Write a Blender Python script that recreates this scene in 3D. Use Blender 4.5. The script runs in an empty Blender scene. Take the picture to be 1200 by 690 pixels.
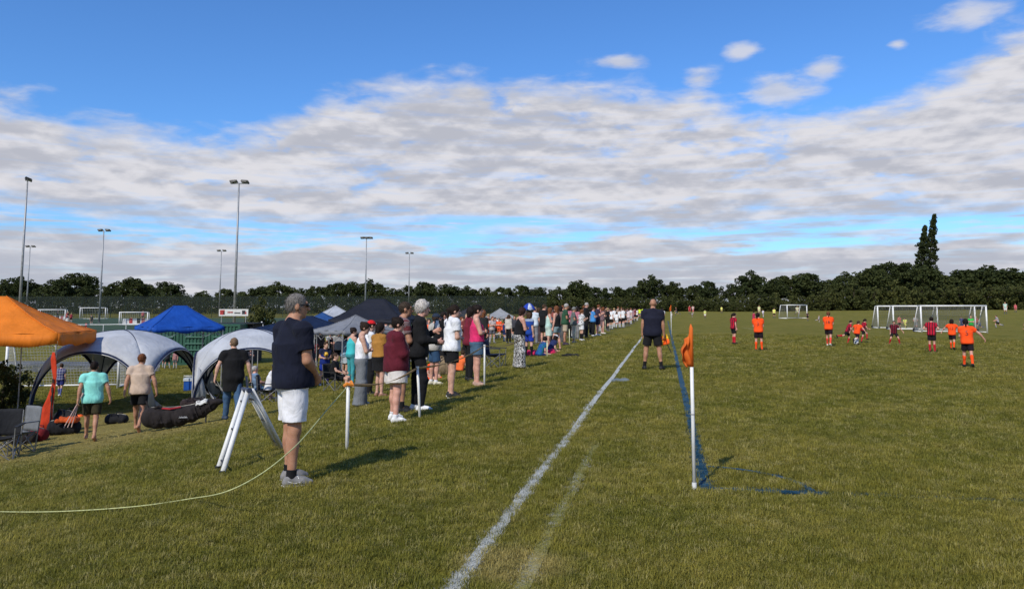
import bpy, bmesh, math, random
import numpy as np
from mathutils import Vector, Matrix, Quaternion
from mathutils.bvhtree import BVHTree

scene = bpy.context.scene
COL = scene.collection
R = math.radians
rng = np.random.default_rng(11)
random.seed(11)

# ------------------------------------------------------------------ camera
F_PX, CX, CY, HOR, EYE = 900.0, 600.0, 272.0, 360.0, 1.65      # in photo pixels (1200 wide)
PITCH = math.atan((HOR - CY) / F_PX)
YAW = R(11.2)                                                   # camera turned left of the touchline (+Y)
cam_d = bpy.data.cameras.new('camera')
cam = bpy.data.objects.new('camera', cam_d)
COL.objects.link(cam)
cam.location = (0, 0, EYE)
cam.rotation_euler = (math.pi / 2 + PITCH, 0, YAW)
cam_d.sensor_width = 36
cam_d.lens = 36 * F_PX / 1200
cam_d.shift_y = -(345 - CY) / 1200
cam_d.clip_start = 0.1
cam_d.clip_end = 6000
scene.camera = cam

# ------------------------------------------------------------------ sun, sky, exposure
SUN_EL = R(42)
SH_AZ = R(17)                                                   # shadows fall this far right of +Y
sun_dir = Vector((-math.sin(SH_AZ) * math.cos(SUN_EL), -math.cos(SH_AZ) * math.cos(SUN_EL), math.sin(SUN_EL)))
sun_d = bpy.data.lights.new('sun', 'SUN')
sun_d.energy = 3.8
sun_d.angle = R(0.6)
sun_d.color = (1.0, 0.93, 0.80)
sun = bpy.data.objects.new('sun', sun_d)
COL.objects.link(sun)
sun.rotation_euler = (-sun_dir).to_track_quat('-Z', 'Y').to_euler()
sun.location = (-20, -40, 60)

scene.view_settings.view_transform = 'Standard'
scene.view_settings.look = 'None'
scene.view_settings.exposure = 0.0
scene.view_settings.gamma = 1.0
scene.view_settings.use_curve_mapping = False

world = bpy.data.worlds.new('World')
scene.world = world
world.use_nodes = True
WN, WL = world.node_tree.nodes, world.node_tree.links
WN.clear()


class NB:
    """tiny node-graph helper"""
    def __init__(self, tree):
        self.t, self.n, self.l = tree, tree.nodes, tree.links

    def put(self, sock, v):
        if isinstance(v, bpy.types.NodeSocket):
            self.l.new(v, sock)
        elif v is not None:
            if sock.type == 'RGBA' and len(v) == 3:
                v = (*v, 1)
            sock.default_value = v

    def math(self, op, a, b=0.0, c=0.0, clamp=False):
        m = self.n.new('ShaderNodeMath'); m.operation = op; m.use_clamp = clamp
        for i, v in enumerate((a, b, c)):
            self.put(m.inputs[i], v)
        return m.outputs[0]

    def vmath(self, op, a, b=None, scale=None):
        m = self.n.new('ShaderNodeVectorMath'); m.operation = op
        self.put(m.inputs[0], a)
        if b is not None: self.put(m.inputs[1], b)
        if scale is not None: self.put(m.inputs['Scale'], scale)
        return m.outputs['Value'] if op in ('LENGTH', 'DOT_PRODUCT', 'DISTANCE') else m.outputs[0]

    def sep(self, v):
        m = self.n.new('ShaderNodeSeparateXYZ'); self.put(m.inputs[0], v); return m.outputs

    def comb(self, x, y, z=0.0):
        m = self.n.new('ShaderNodeCombineXYZ')
        for i, v in enumerate((x, y, z)): self.put(m.inputs[i], v)
        return m.outputs[0]

    def noise(self, vec, scale, detail=4, rough=0.55, dist=0.0, out=0):
        m = self.n.new('ShaderNodeTexNoise')
        self.put(m.inputs['Vector'], vec); self.put(m.inputs['Scale'], scale)
        self.put(m.inputs['Detail'], detail); self.put(m.inputs['Roughness'], rough)
        self.put(m.inputs['Distortion'], dist)
        return m.outputs[out]

    def ss(self, v, a, b, lo=0.0, hi=1.0, kind='SMOOTHSTEP'):
        m = self.n.new('ShaderNodeMapRange'); m.interpolation_type = kind; m.clamp = True
        for i, x in enumerate((v, a, b, lo, hi)): self.put(m.inputs[i], x)
        return m.outputs[0]

    def mix(self, f, a, b, blend='MIX'):
        m = self.n.new('ShaderNodeMix'); m.data_type = 'RGBA'; m.blend_type = blend
        self.put(m.inputs[0], f); self.put(m.inputs[6], a); self.put(m.inputs[7], b)
        return m.outputs[2]

    def curve(self, v, pts):
        m = self.n.new('ShaderNodeFloatCurve')
        c = m.mapping.curves[0]
        while len(c.points) < len(pts): c.points.new(0.5, 0.5)
        for p, (x, y) in zip(c.points, pts): p.location = (x, y); p.handle_type = 'AUTO'
        m.mapping.update()
        self.put(m.inputs['Value'], v)
        return m.outputs[0]


def u2az(u):                                    # photo column -> compass angle right of +Y
    return math.atan((u - CX) / F_PX * math.cos(PITCH)) - YAW


def v2el(v):                                    # photo row -> elevation
    return PITCH + math.atan((CY - v) / F_PX)


def build_sky():
    b = NB(world.node_tree)
    out = WN.new('ShaderNodeOutputWorld'); bg = WN.new('ShaderNodeBackground')
    bg.inputs['Strength'].default_value = 0.123
    sky = WN.new('ShaderNodeTexSky'); sky.sky_type = 'NISHITA'; sky.sun_disc = False
    sky.sun_elevation = SUN_EL
    sky.sun_rotation = math.pi + SH_AZ
    sky.altitude = 60; sky.air_density = 1.0; sky.dust_density = 0.25; sky.ozone_density = 3.0
    tc = WN.new('ShaderNodeTexCoord')
    d = tc.outputs['Generated']
    x, y, z = b.sep(d)
    zc = b.math('MAXIMUM', z, 0.0)
    el = b.math('MULTIPLY', b.math('ARCSINE', b.math('MINIMUM', zc, 0.9999)), 180 / math.pi)    # degrees
    az = b.math('MULTIPLY', b.math('ARCTAN2', x, y), 180 / math.pi)
    # cloud sheet seen in perspective: one coordinate system for the whole dome
    zz = b.math('ADD', zc, 0.085)
    pv = b.comb(b.math('DIVIDE', x, zz), b.math('MULTIPLY', b.math('DIVIDE', y, zz), 1.15), 0.0)
    big = b.noise(pv, 0.8, 3, 0.5, 0.3)
    mid = b.noise(b.vmath('ADD', pv, (3.7, 1.2, 0.6)), 2.1, 7, 0.56, 0.25)
    fine = b.noise(b.vmath('ADD', pv, (9.1, 5.2, 2.6)), 7.0, 5, 0.60, 0.2)
    puffn = b.noise(b.comb(b.math('MULTIPLY', az, 0.26), b.math('MULTIPLY', el, 0.66), 1.7), 1.15, 6, 0.52, 0.3)   # rounded lumps
    # upper edge of the main cloud deck (degrees) against azimuth, over the whole turn
    azn = b.math('ADD', b.math('DIVIDE', az, 120.0), 0.5, clamp=True)
    def A(u): return math.degrees(u2az(u)) / 120 + 0.5
    def E(v): return math.degrees(v2el(v)) / 30
    edge = b.curve(azn, [(0.0, E(110)), (A(0), E(156)), (A(130), E(168)), (A(250), E(168)), (A(330), E(140)), (A(400), E(110)), (A(520), E(93)),
                         (A(640), E(92)), (A(740), E(103)), (A(820), E(110)), (A(880), E(136)), (A(990), E(140)), (A(1080), E(134)), (A(1140), E(112)),
                         (A(1200), E(82)), (1.0, E(85))])
    edge = b.math('MULTIPLY', edge, 30.0)
    wob = b.math('MULTIPLY', b.math('SUBTRACT', mid, 0.5), 2.6)
    wob = b.math('ADD', wob, b.math('MULTIPLY', b.math('SUBTRACT', puffn, 0.5), 4.2))
    wob = b.math('ADD', wob, b.math('MULTIPLY', b.math('SUBTRACT', fine, 0.5), 1.4))
    above = b.math('SUBTRACT', edge, b.math('ADD', el, wob))            # >0 inside the deck
    deck = b.ss(above, -0.7, 1.9)
    # thin blue slots below the deck, then the far low bank
    wob2 = b.math('ADD', b.math('MULTIPLY', b.math('SUBTRACT', big, 0.5), 5.5), b.math('MULTIPLY', b.math('SUBTRACT', mid, 0.5), 3.4))
    e2 = b.math('ADD', el, wob2)
    gap = b.math('MULTIPLY', b.ss(e2, 3.9, 4.9), b.math('SUBTRACT', 1.0, b.ss(e2, 5.3, 7.2)))
    streak = b.noise(b.comb(b.math('MULTIPLY', az, 0.10), b.math('MULTIPLY', el, 1.3), 4.0), 1.6, 4, 0.6, 0.3)
    gap = b.math('MULTIPLY', gap, b.ss(streak, 0.66, 0.42, 0.25, 1.0))
    holes = b.math('MULTIPLY', b.ss(b.math('ADD', b.math('MULTIPLY', mid, .6), b.math('MULTIPLY', puffn, .4)), 0.55, 0.64), b.ss(el, 6.0, 8.0))
    cover = b.math('MULTIPLY', deck, b.math('SUBTRACT', 1.0, b.math('MULTIPLY', gap, 0.92)))
    cover = b.math('MULTIPLY', cover, b.math('SUBTRACT', 1.0, b.math('MULTIPLY', holes, 0.5)))
    # the few loose puffs above the deck, at their bearings
    puffs = None
    for (u, v, su, sv) in [(735, 75, 27, 9), (877, 73, 19, 9), (925, 120, 42, 22), (977, 102, 24, 11), (1068, 86, 11, 7), (826, 100, 28, 13), (1150, 68, 44, 14)]:
        da = b.math('DIVIDE', b.math('SUBTRACT', az, math.degrees(u2az(u))), su / 900 * 57.3)
        de = b.math('DIVIDE', b.math('SUBTRACT', el, math.degrees(v2el(v))), sv / 900 * 57.3)
        r = b.math('SQRT', b.math('ADD', b.math('MULTIPLY', da, da), b.math('MULTIPLY', de, de)))
        r = b.math('ADD', r, b.math('ADD', b.math('MULTIPLY', b.math('SUBTRACT', puffn, 0.5), 1.6), b.math('MULTIPLY', b.math('SUBTRACT', fine, 0.5), 1.5)))
        p = b.ss(r, 1.2, 0.1)
        puffs = p if puffs is None else b.math('MAXIMUM', puffs, p)
    puffs = b.math('MULTIPLY', puffs, 0.80)
    cover = b.math('MULTIPLY', cover, b.ss(streak, 0.30, 0.52, 0.80, 1.0))
    cover = b.math('MAXIMUM', cover, puffs)
    # cloud colour: bright sunlit rims and tops, grey thick undersides
    thick = b.math('ADD', b.math('MULTIPLY', b.noise(b.vmath('ADD', pv, (1.3, 7.9, 4.4)), 0.95, 5, 0.48, 0.6), 0.45), b.math('ADD', b.math('MULTIPLY', puffn, 0.35), b.math('MULTIPLY', streak, 0.20)))
    # relief: lumps lit on their upper sides, grey beneath
    def lump(de, sc, seed): return b.noise(b.comb(b.math('MULTIPLY', az, 0.16), b.math('MULTIPLY', b.math('ADD', el, de), 0.42), seed), sc, 5, 0.5, 0.35)
    rel = b.math('SUBTRACT', lump(0.9, 1.7, 2.2), lump(0.0, 1.7, 2.2))
    rel2 = b.math('SUBTRACT', lump(0.35, 4.2, 5.2), lump(0.0, 4.2, 5.2))
    relief = b.math('ADD', b.math('MULTIPLY', rel, 0.60), b.math('MULTIPLY', rel2, 0.22))
    shade = b.ss(b.math('SUBTRACT', thick, relief), 0.34, 0.66)
    low = b.ss(el, 5.5, 2.0)
    cl = b.mix(shade, CL_LIGHT, CL_GREY)
    cl = b.mix(b.math('MULTIPLY', low, b.ss(thick, 0.40, 0.54, 0.15, 0.95)), cl, CL_LOW)
    rim = b.math('MULTIPLY', b.ss(above, 2.6, 0.2), 0.55)
    cl = b.mix(rim, cl, CL_RIM)
    skyc = b.mix(1.0, sky.outputs[0], SKY_TINT, 'MULTIPLY')
    fin = b.mix(cover, skyc, cl)
    b.put(bg.inputs['Color'], fin)
    WL.new(bg.outputs[0], out.inputs[0])


CL_LIGHT, CL_GREY, CL_LOW, CL_RIM = (6.0, 5.95, 6.3), (3.95, 4.08, 4.65), (3.75, 4.0, 4.7), (5.7, 5.75, 6.1)
SKY_TINT = (0.56, 0.93, 1.36)
build_sky()

# ------------------------------------------------------------------ helpers: place, terrain, objects
FW = Vector((-math.sin(YAW), math.cos(YAW)))
RT = Vector((math.cos(YAW), math.sin(YAW)))


def sstep(a, b, t):
    t = np.clip((np.asarray(t, float) - a) / (b - a), 0, 1)
    return t * t * (3 - 2 * t)


_tx = np.arange(-80, 20.01, 0.25)
_tz = np.interp(_tx, [-80, -19, -16.5, -14.5, -12.8, -9.5, -5.8, -4.3, -3.0, 20], [-2.0, -1.95, -1.85, -1.66, -1.42, -0.93, -0.33, -0.10, -0.02, 0])
_tz = np.convolve(np.pad(_tz, 4, mode='edge'), np.ones(9) / 9, 'valid')


def terrain(x, y):
    x = np.asarray(x, float); y = np.asarray(y, float)
    z = np.interp(x, _tx, _tz) * (1 - 0.62 * sstep(60, 130, y))
    z = z - 0.42 * sstep(3, 26, x) * (1 - 0.5 * sstep(90, 150, y))
    z = z + (0.5 + 0.65 * sstep(0, 80, x)) * sstep(100, 215, y)
    z = z + 0.02 * np.sin(x * 0.9 + 1.3 * np.sin(y * 0.31)) * np.sin(y * 0.7 + 0.5) * sstep(2, 9, np.hypot(x, y))
    return z


def gz(x, y):
    return float(terrain(x, y))


def C(u, d):
    """ground point on the bearing of photo column u, d metres ahead of the camera"""
    s = (u - CX) / F_PX * (d * math.cos(PITCH))
    p = FW * d + RT * s
    return Vector((p.x, p.y, gz(p.x, p.y)))


def depth_of(p):
    return p[0] * FW.x + p[1] * FW.y


def at(u, v):
    """ground point seen at photo pixel (u, v)"""
    lo = 2.0
    def f(d):
        p = C(u, d)
        dc = d * math.cos(PITCH) + (p.z - EYE) * math.sin(PITCH)
        yc = -d * math.sin(PITCH) + (p.z - EYE) * math.cos(PITCH)
        return CY - F_PX * yc / dc - v
    d = lo
    while d < 400 and f(d) > 0: d *= 1.02
    a, c = d / 1.02, d
    for _ in range(30):
        m = (a + c) / 2
        if f(m) > 0: a = m
        else: c = m
    return C(u, (a + c) / 2)


def px_m(p):
    """metres per photo pixel at p"""
    return depth_of(p) / F_PX


def tag(o, label=None, cat=None, group=None, kind=None):
    if label: o['label'] = label
    if cat: o['category'] = cat
    if group: o['group'] = group
    if kind: o['kind'] = kind
    return o


def empty(name, loc=(0, 0, 0), rz=0.0):
    o = bpy.data.objects.new(name, None)
    o.empty_display_size = 0.2
    COL.objects.link(o)
    o.location = loc
    o.rotation_euler = (0, 0, rz)
    return o


def mesh_np(name, verts, faces, smooth=False):
    me = bpy.data.meshes.new(name)
    verts = np.asarray(verts, np.float32)
    if isinstance(faces, np.ndarray):
        n, k = faces.shape
        me.vertices.add(len(verts)); me.vertices.foreach_set('co', verts.ravel())
        me.loops.add(n * k); me.loops.foreach_set('vertex_index', faces.astype(np.int32).ravel())
        me.polygons.add(n)
        me.polygons.foreach_set('loop_start', np.arange(0, n * k, k, dtype=np.int32))
        me.update(calc_edges=True)
    else:
        me.from_pydata([tuple(v) for v in verts], [], faces)
        me.update()
    if smooth:
        me.polygons.foreach_set('use_smooth', np.ones(len(me.polygons), bool))
    return me


def link(name, me, mat=None, parent=None):
    o = bpy.data.objects.new(name, me)
    COL.objects.link(o)
    if mat is not None:
        if len(me.materials) == 0: me.materials.append(mat)
        elif me.materials[0] != mat:
            o.material_slots[0].link = 'OBJECT'; o.material_slots[0].material = mat
    if parent is not None: o.parent = parent
    return o


class MB:
    """collects shapes into one mesh"""
    def __init__(self):
        self.v, self.f = [], []

    def add(self, vs, fs):
        n = len(self.v)
        self.v += [tuple(p) for p in vs]
        self.f += [tuple(i + n for i in f) for f in fs]

    def box(self, c, s, rot=None):
        c = Vector(c)
        vs = []
        for sx in (-1, 1):
            for sy in (-1, 1):
                for sz in (-1, 1):
                    p = Vector((sx * s[0] / 2, sy * s[1] / 2, sz * s[2] / 2))
                    if rot is not None: p = rot @ p
                    vs.append(c + p)
        self.add(vs, [(0, 1, 3, 2), (4, 6, 7, 5), (0, 4, 5, 1), (2, 3, 7, 6), (0, 2, 6, 4), (1, 5, 7, 3)])
        return self

    def tube(self, pts, r, n=8, cap=True):
        pts = [Vector(p) for p in pts]
        rs = r if isinstance(r, (list, tuple)) else [r] * len(pts)
        up = None
        rings = []
        for i, p in enumerate(pts):
            t = (pts[min(i + 1, len(pts) - 1)] - pts[max(i - 1, 0)])
            if t.length < 1e-9: t = Vector((0, 0, 1))
            t.normalize()
            if up is None:
                up = t.orthogonal().normalized()
            else:
                up = (up - t * up.dot(t))
                up = up.normalized() if up.length > 1e-6 else t.orthogonal().normalized()
            w = t.cross(up)
            rings.append([p + (up * math.cos(a) + w * math.sin(a)) * rs[i] for a in [2 * math.pi * k / n for k in range(n)]])
        vs = [q for ring in rings for q in ring]
        fs = []
        for i in range(len(pts) - 1):
            for k in range(n):
                a, b_ = i * n + k, i * n + (k + 1) % n
                fs.append((a, b_, b_ + n, a + n))
        if cap:
            fs.append(tuple(range(n - 1, -1, -1)))
            m = (len(pts) - 1) * n
            fs.append(tuple(range(m, m + n)))
        self.add(vs, fs)
        return self

    def build(self, name, mat, parent=None, smooth=False):
        me = mesh_np(name, np.array(self.v), self.f, smooth)
        return link(name, me, mat, parent)


# ------------------------------------------------------------------ materials
MATS = {}


def mat_new(name):
    m = bpy.data.materials.new(name)
    m.use_nodes = True
    m.node_tree.nodes.clear()
    b = NB(m.node_tree)
    o = m.node_tree.nodes.new('ShaderNodeOutputMaterial')
    p = m.node_tree.nodes.new('ShaderNodeBsdfPrincipled')
    m.node_tree.links.new(p.outputs[0], o.inputs[0])
    return m, b, p, o


def obj_coord(b):
    return b.n.new('ShaderNodeTexCoord').outputs['Object']


def pos_coord(b):
    return b.n.new('ShaderNodeNewGeometry').outputs['Position']


def bump(b, p, h, strength=0.3, dist=0.01):
    m = b.n.new('ShaderNodeBump')
    m.inputs['Strength'].default_value = strength
    m.inputs['Distance'].default_value = dist
    b.put(m.inputs['Height'], h)
    b.l.new(m.outputs[0], p.inputs['Normal'])


def plain(name, col, rough=0.6, metal=0.0, var=0.12, scale=9.0, bmp=0.0, spec=0.4):
    key = (name, tuple(col), rough, metal, var, scale, bmp)
    if key in MATS: return MATS[key]
    m, b, p, o = mat_new(name)
    v = obj_coord(b)
    n = b.noise(v, scale, 4, 0.6)
    dark = tuple(c * (1 - var) for c in col); lite = tuple(min(1, c * (1 + var)) for c in col)
    b.put(p.inputs['Base Color'], b.mix(b.ss(n, 0.3, 0.7), dark, lite))
    b.put(p.inputs['Roughness'], b.ss(n, 0.2, 0.8, max(0, rough - 0.08), min(1, rough + 0.08)))
    p.inputs['Metallic'].default_value = metal
    p.inputs['Specular IOR Level'].default_value = spec
    if bmp: bump(b, p, b.noise(v, scale * 2.5, 4, 0.6), bmp, 0.01)
    MATS[key] = m
    return m


def fabric(col, kind='plain', col2=(0.01, 0.01, 0.01), rough=0.9, scale=1.0):
    """woven cloth with soft creases; stripes / zebra / mottled prints"""
    key = ('fabric', tuple(col), kind, tuple(col2), scale)
    if key in MATS: return MATS[key]
    m, b, p, o = mat_new('fabric_' + kind)
    v = obj_coord(b)
    n = b.noise(v, 5.0, 3, 0.6)
    base = b.mix(b.ss(n, 0.3, 0.7), tuple(c * 0.86 for c in col), tuple(min(1, c * 1.1) for c in col))
    if kind == 'stripe':
        x = b.sep(v)[0]
        w = b.math('FRACT', b.math('MULTIPLY', b.math('ADD', x, 1.0), 9.0 * scale))
        base = b.mix(b.ss(w, 0.45, 0.5), base, col2)
    elif kind == 'zebra':
        w = b.noise(b.vmath('MULTIPLY', v, (1.0, 1.0, 0.8)), 26.0 * scale, 1.5, 0.4, 1.8)
        base = b.mix(b.ss(w, 0.485, 0.515), base, col2)
    elif kind == 'check':
        x, y, z = b.sep(v)
        w = b.math('MULTIPLY', b.ss(b.math('FRACT', b.math('MULTIPLY', b.math('ADD', x, 1.0), 8.0 * scale)), 0.48, 0.52),
                   1.0)
        w2 = b.ss(b.math('FRACT', b.math('MULTIPLY', z, 7.0 * scale)), 0.48, 0.52)
        base = b.mix(b.math('MULTIPLY', b.math('ADD', w, w2), 0.5), base, col2)
    elif kind == 'shoulder':                      # darker panel across the top of the shirt
        z = b.sep(v)[2]
        base = b.mix(b.ss(z, 1.30 * scale, 1.32 * scale), base, col2)
    elif kind == 'leaf':
        w = b.noise(v, 18.0 * scale, 2, 0.5, 0.8)
        base = b.mix(b.ss(w, 0.52, 0.58), base, col2)
    b.put(p.inputs['Base Color'], base)
    p.inputs['Roughness'].default_value = rough
    p.inputs['Specular IOR Level'].default_value = 0.2
    p.inputs['Sheen Weight'].default_value = 0.02
    fold = b.noise(b.vmath('MULTIPLY', v, (1.0, 1.0, 0.55)), 9.0, 3, 0.5, 1.2)
    weave = b.noise(v, 160.0, 2, 0.5)
    bump(b, p, b.math('ADD', fold, b.math('MULTIPLY', weave, 0.03)), 0.55, 0.035)
    MATS[key] = m
    return m


def skin_mat(col):
    key = ('skin', tuple(col))
    if key in MATS: return MATS[key]
    m, b, p, o = mat_new('skin')
    v = obj_coord(b)
    n = b.noise(v, 14.0, 4, 0.6)
    b.put(p.inputs['Base Color'], b.mix(b.ss(n, 0.3, 0.7), (col[0] * 0.86, col[1] * 0.78, col[2] * 0.75), (min(1, col[0] * 1.08), col[1] * 1.08, col[2] * 1.08)))
    p.inputs['Roughness'].default_value = 0.55
    p.inputs['Specular IOR Level'].default_value = 0.35
    p.inputs['Subsurface Weight'].default_value = 0.08
    p.inputs['Subsurface Radius'].default_value = (0.02, 0.008, 0.004)
    MATS[key] = m
    return m


def hair_mat(col):
    key = ('hair', tuple(col))
    if key in MATS: return MATS[key]
    m, b, p, o = mat_new('hair')
    v = obj_coord(b)
    n = b.noise(b.vmath('MULTIPLY', v, (1.0, 1.0, 0.35)), 60.0, 3, 0.7, 0.6)
    b.put(p.inputs['Base Color'], b.mix(b.ss(n, 0.3, 0.7), tuple(c * 0.55 for c in col), tuple(min(1, c * 1.35) for c in col)))
    p.inputs['Roughness'].default_value = 0.7
    p.inputs['Specular IOR Level'].default_value = 0.12
    bump(b, p, n, 0.6, 0.01)
    MATS[key] = m
    return m

# ------------------------------------------------------------------ ground: one sheet to the horizon
DRY = [(C(70, 19), 6.5), (C(120, 24), 4.5), (C(600, 5.2), 0.5)]           # trodden, straw-coloured patches


def grass_colour(b, v):
    """turf colour by place: green, olive and straw mixed at several scales"""
    n1 = b.noise(v, 0.16, 3, 0.55)
    n2 = b.noise(v, 0.9, 4, 0.6, 0.4)
    n3 = b.noise(v, 7.0, 4, 0.65)
    c = b.mix(b.ss(n2, 0.38, 0.60), GREEN_A, GREEN_B)
    c = b.mix(b.math('MULTIPLY', b.ss(n1, 0.42, 0.66), 0.55), c, OLIVE)
    dry = b.math('MULTIPLY', b.ss(b.math('ADD', b.math('MULTIPLY', n2, 0.5), b.math('MULTIPLY', n3, 0.5)), 0.50, 0.68), 0.50)
    for p, r in DRY:
        dd = b.vmath('DISTANCE', v, (p.x, p.y, p.z))
        dd = b.math('ADD', dd, b.math('MULTIPLY', b.math('SUBTRACT', n2, 0.5), r * 0.9))
        dry = b.math('MAXIMUM', dry, b.math('MULTIPLY', b.ss(dd, r, r * 0.35), 0.85))
    return b.mix(dry, c, STRAW), n3


GREEN_A, GREEN_B = (0.156, 0.157, 0.022), (0.215, 0.200, 0.034)
OLIVE, STRAW = (0.252, 0.217, 0.044), (0.345, 0.285, 0.100)


def make_ground():
    def axis(lo, hi, c, n, k):
        t = np.linspace(-1, 1, n)
        s = np.sinh(t * k) / np.sinh(k)
        return np.where(s < 0, c + s * (c - lo), c + s * (hi - c))
    xs = axis(-1500, 1500, -5, 261, 6.0)
    ys = axis(-300, 3000, 12, 281, 6.2)
    X, Y = np.meshgrid(xs, ys)
    Z = terrain(X, Y)
    V = np.stack([X.ravel(), Y.ravel(), Z.ravel()], 1)
    n = len(xs)
    i = np.arange(len(ys) - 1)[:, None] * n + np.arange(n - 1)[None]
    Fq = np.stack([i, i + 1, i + 1 + n, i + n], -1).reshape(-1, 4)
    m, b, p, o = mat_new('turf')
    v = pos_coord(b)
    c, n3 = grass_colour(b, v)
    n4 = b.noise(v, 42.0, 3, 0.7)
    c = b.mix(b.ss(n4, 0.3, 0.72), b.mix(1.0, c, (0.56, 0.55, 0.49), 'MULTIPLY'), b.mix(1.0, c, (1.12, 1.05, 0.95), 'MULTIPLY'))
    b.put(p.inputs['Base Color'], c)
    p.inputs['Roughness'].default_value = 0.95
    p.inputs['Specular IOR Level'].default_value = 0.1
    bump(b, p, b.math('ADD', b.math('MULTIPLY', n4, 0.6), n3), 0.9, 0.06)
    g = link('field', mesh_np('field', V, Fq, True), m)
    tag(g, kind='structure')
    return g


make_ground()

WHITE_X, BLUE_X = -1.27, 0.325
# ------------------------------------------------------------------ real grass blades
def tuft_mesh(seed, n=34, h=0.05, spread=0.055, w=0.0036):
    r = np.random.default_rng(seed)
    V, Fc = [], []
    for k in range(n):
        a = r.uniform(0, 2 * math.pi); rad = spread * math.sqrt(r.uniform(0, 1))
        bx, by = rad * math.cos(a), rad * math.sin(a)
        d = r.uniform(0, 2 * math.pi); lean = r.uniform(0.2, 1.3); L = h * r.uniform(0.45, 1.25)
        dx, dy = math.cos(d), math.sin(d)
        wx, wy = -dy * w / 2, dx * w / 2
        p1 = (bx + dx * L * lean * 0.35, by + dy * L * lean * 0.35, L * 0.55)
        zt = L * (1.0 - 0.28 * lean)
        p2 = (bx + dx * L * lean * 0.85, by + dy * L * lean * 0.85, max(zt, 0.01))
        i = len(V)
        V += [(bx - wx, by - wy, -0.008), (bx + wx, by + wy, -0.008), (p1[0] + wx * .8, p1[1] + wy * .8, p1[2]), (p1[0] - wx * .8, p1[1] - wy * .8, p1[2]), p2]
        Fc += [(i, i + 1, i + 2, i + 3), (i + 3, i + 2, i + 4)]
    me = mesh_np('grass_tuft', V, Fc)
    return me


def blade_material(name, paint=None, cover=0.8):
    m, b, p, o = mat_new(name)
    v = pos_coord(b)
    c, n3 = grass_colour(b, v)
    oi = b.n.new('ShaderNodeObjectInfo')
    rnd = oi.outputs['Random']
    c = b.mix(1.0, c, b.mix(rnd, (0.62, 0.66, 0.58), (1.62, 1.52, 1.4)), 'MULTIPLY')
    c = b.mix(b.math('MULTIPLY', b.ss(rnd, 0.86, 0.9), 0.75), c, (0.38, 0.33, 0.13))
    if paint is not None:
        k = b.noise(v, 30.0, 3, 0.7)
        k2 = b.noise(v, 1.6, 2, 0.6)
        f = b.math('MULTIPLY', b.ss(b.math('ADD', b.math('MULTIPLY', k, 0.6), b.math('MULTIPLY', k2, 0.4)), 0.62 - 0.3 * cover, 0.66 - 0.2 * cover), 0.95)
        c = b.mix(f, c, paint)
    b.put(p.inputs['Base Color'], c)
    p.inputs['Roughness'].default_value = 0.62
    p.inputs['Specular IOR Level'].default_value = 0.25
    tr = b.n.new('ShaderNodeBsdfTranslucent')
    b.put(tr.inputs['Color'], c)
    mx = b.n.new('ShaderNodeMixShader'); mx.inputs[0].default_value = 0.28
    b.l.new(p.outputs[0], mx.inputs[1]); b.l.new(tr.outputs[0], mx.inputs[2]); b.l.new(mx.outputs[0], o.inputs[0])
    return m


def scatter_tree(protos):
    g = bpy.data.node_groups.new('scatter_tufts', 'GeometryNodeTree')
    g.interface.new_socket('Geometry', in_out='INPUT', socket_type='NodeSocketGeometry')
    g.interface.new_socket('Geometry', in_out='OUTPUT', socket_type='NodeSocketGeometry')
    N, L = g.nodes, g.links
    gi, go = N.new('NodeGroupInput'), N.new('NodeGroupOutput')
    ci = N.new('GeometryNodeCollectionInfo')
    ci.inputs['Collection'].default_value = protos
    ci.inputs['Separate Children'].default_value = True
    ci.inputs['Reset Children'].default_value = True
    ip = N.new('GeometryNodeInstanceOnPoints')
    ip.inputs['Pick Instance'].default_value = True
    def attr(nm, ty):
        a = N.new('GeometryNodeInputNamedAttribute'); a.data_type = ty
        a.inputs['Name'].default_value = nm
        return a.outputs[0]
    L.new(gi.outputs[0], ip.inputs['Points'])
    L.new(ci.outputs[0], ip.inputs['Instance'])
    L.new(attr('pick', 'INT'), ip.inputs['Instance Index'])
    e2r = N.new('FunctionNodeEulerToRotation')
    L.new(attr('rot', 'FLOAT_VECTOR'), e2r.inputs[0])
    L.new(e2r.outputs[0], ip.inputs['Rotation'])
    L.new(attr('scl', 'FLOAT_VECTOR'), ip.inputs['Scale'])
    L.new(ip.outputs[0], go.inputs[0])
    return g


def tuft_collection(name, mat, seed):
    c = bpy.data.collections.new(name)
    for k in range(7):
        me = tuft_mesh(seed + k, 34 if k < 5 else 22, 0.036 if k < 5 else 0.06)
        me.materials.append(mat)
        o = bpy.data.objects.new('grass_tuft', me)
        c.objects.link(o)
    return c


def scatter_obj(name, pts, scl, mat_coll_tree, r):
    n = len(pts)
    me = bpy.data.meshes.new(name)
    me.vertices.add(n); me.vertices.foreach_set('co', np.asarray(pts, np.float32).ravel())
    a = me.attributes.new('pick', 'INT', 'POINT'); a.data.foreach_set('value', np.where(r.random(n) < 0.93, r.integers(0, 5, n), r.integers(5, 7, n)).astype(np.int32))
    rot = np.stack([r.normal(0, .12, n), r.normal(0, .12, n), r.uniform(0, 6.28, n)], 1)
    a = me.attributes.new('rot', 'FLOAT_VECTOR', 'POINT'); a.data.foreach_set('vector', rot.astype(np.float32).ravel())
    a = me.attributes.new('scl', 'FLOAT_VECTOR', 'POINT'); a.data.foreach_set('vector', np.stack([scl[0], scl[0], scl[1]], 1).astype(np.float32).ravel())
    o = link(name, me)
    md = o.modifiers.new('scatter', 'NODES')
    md.node_group = mat_coll_tree
    return o


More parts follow.
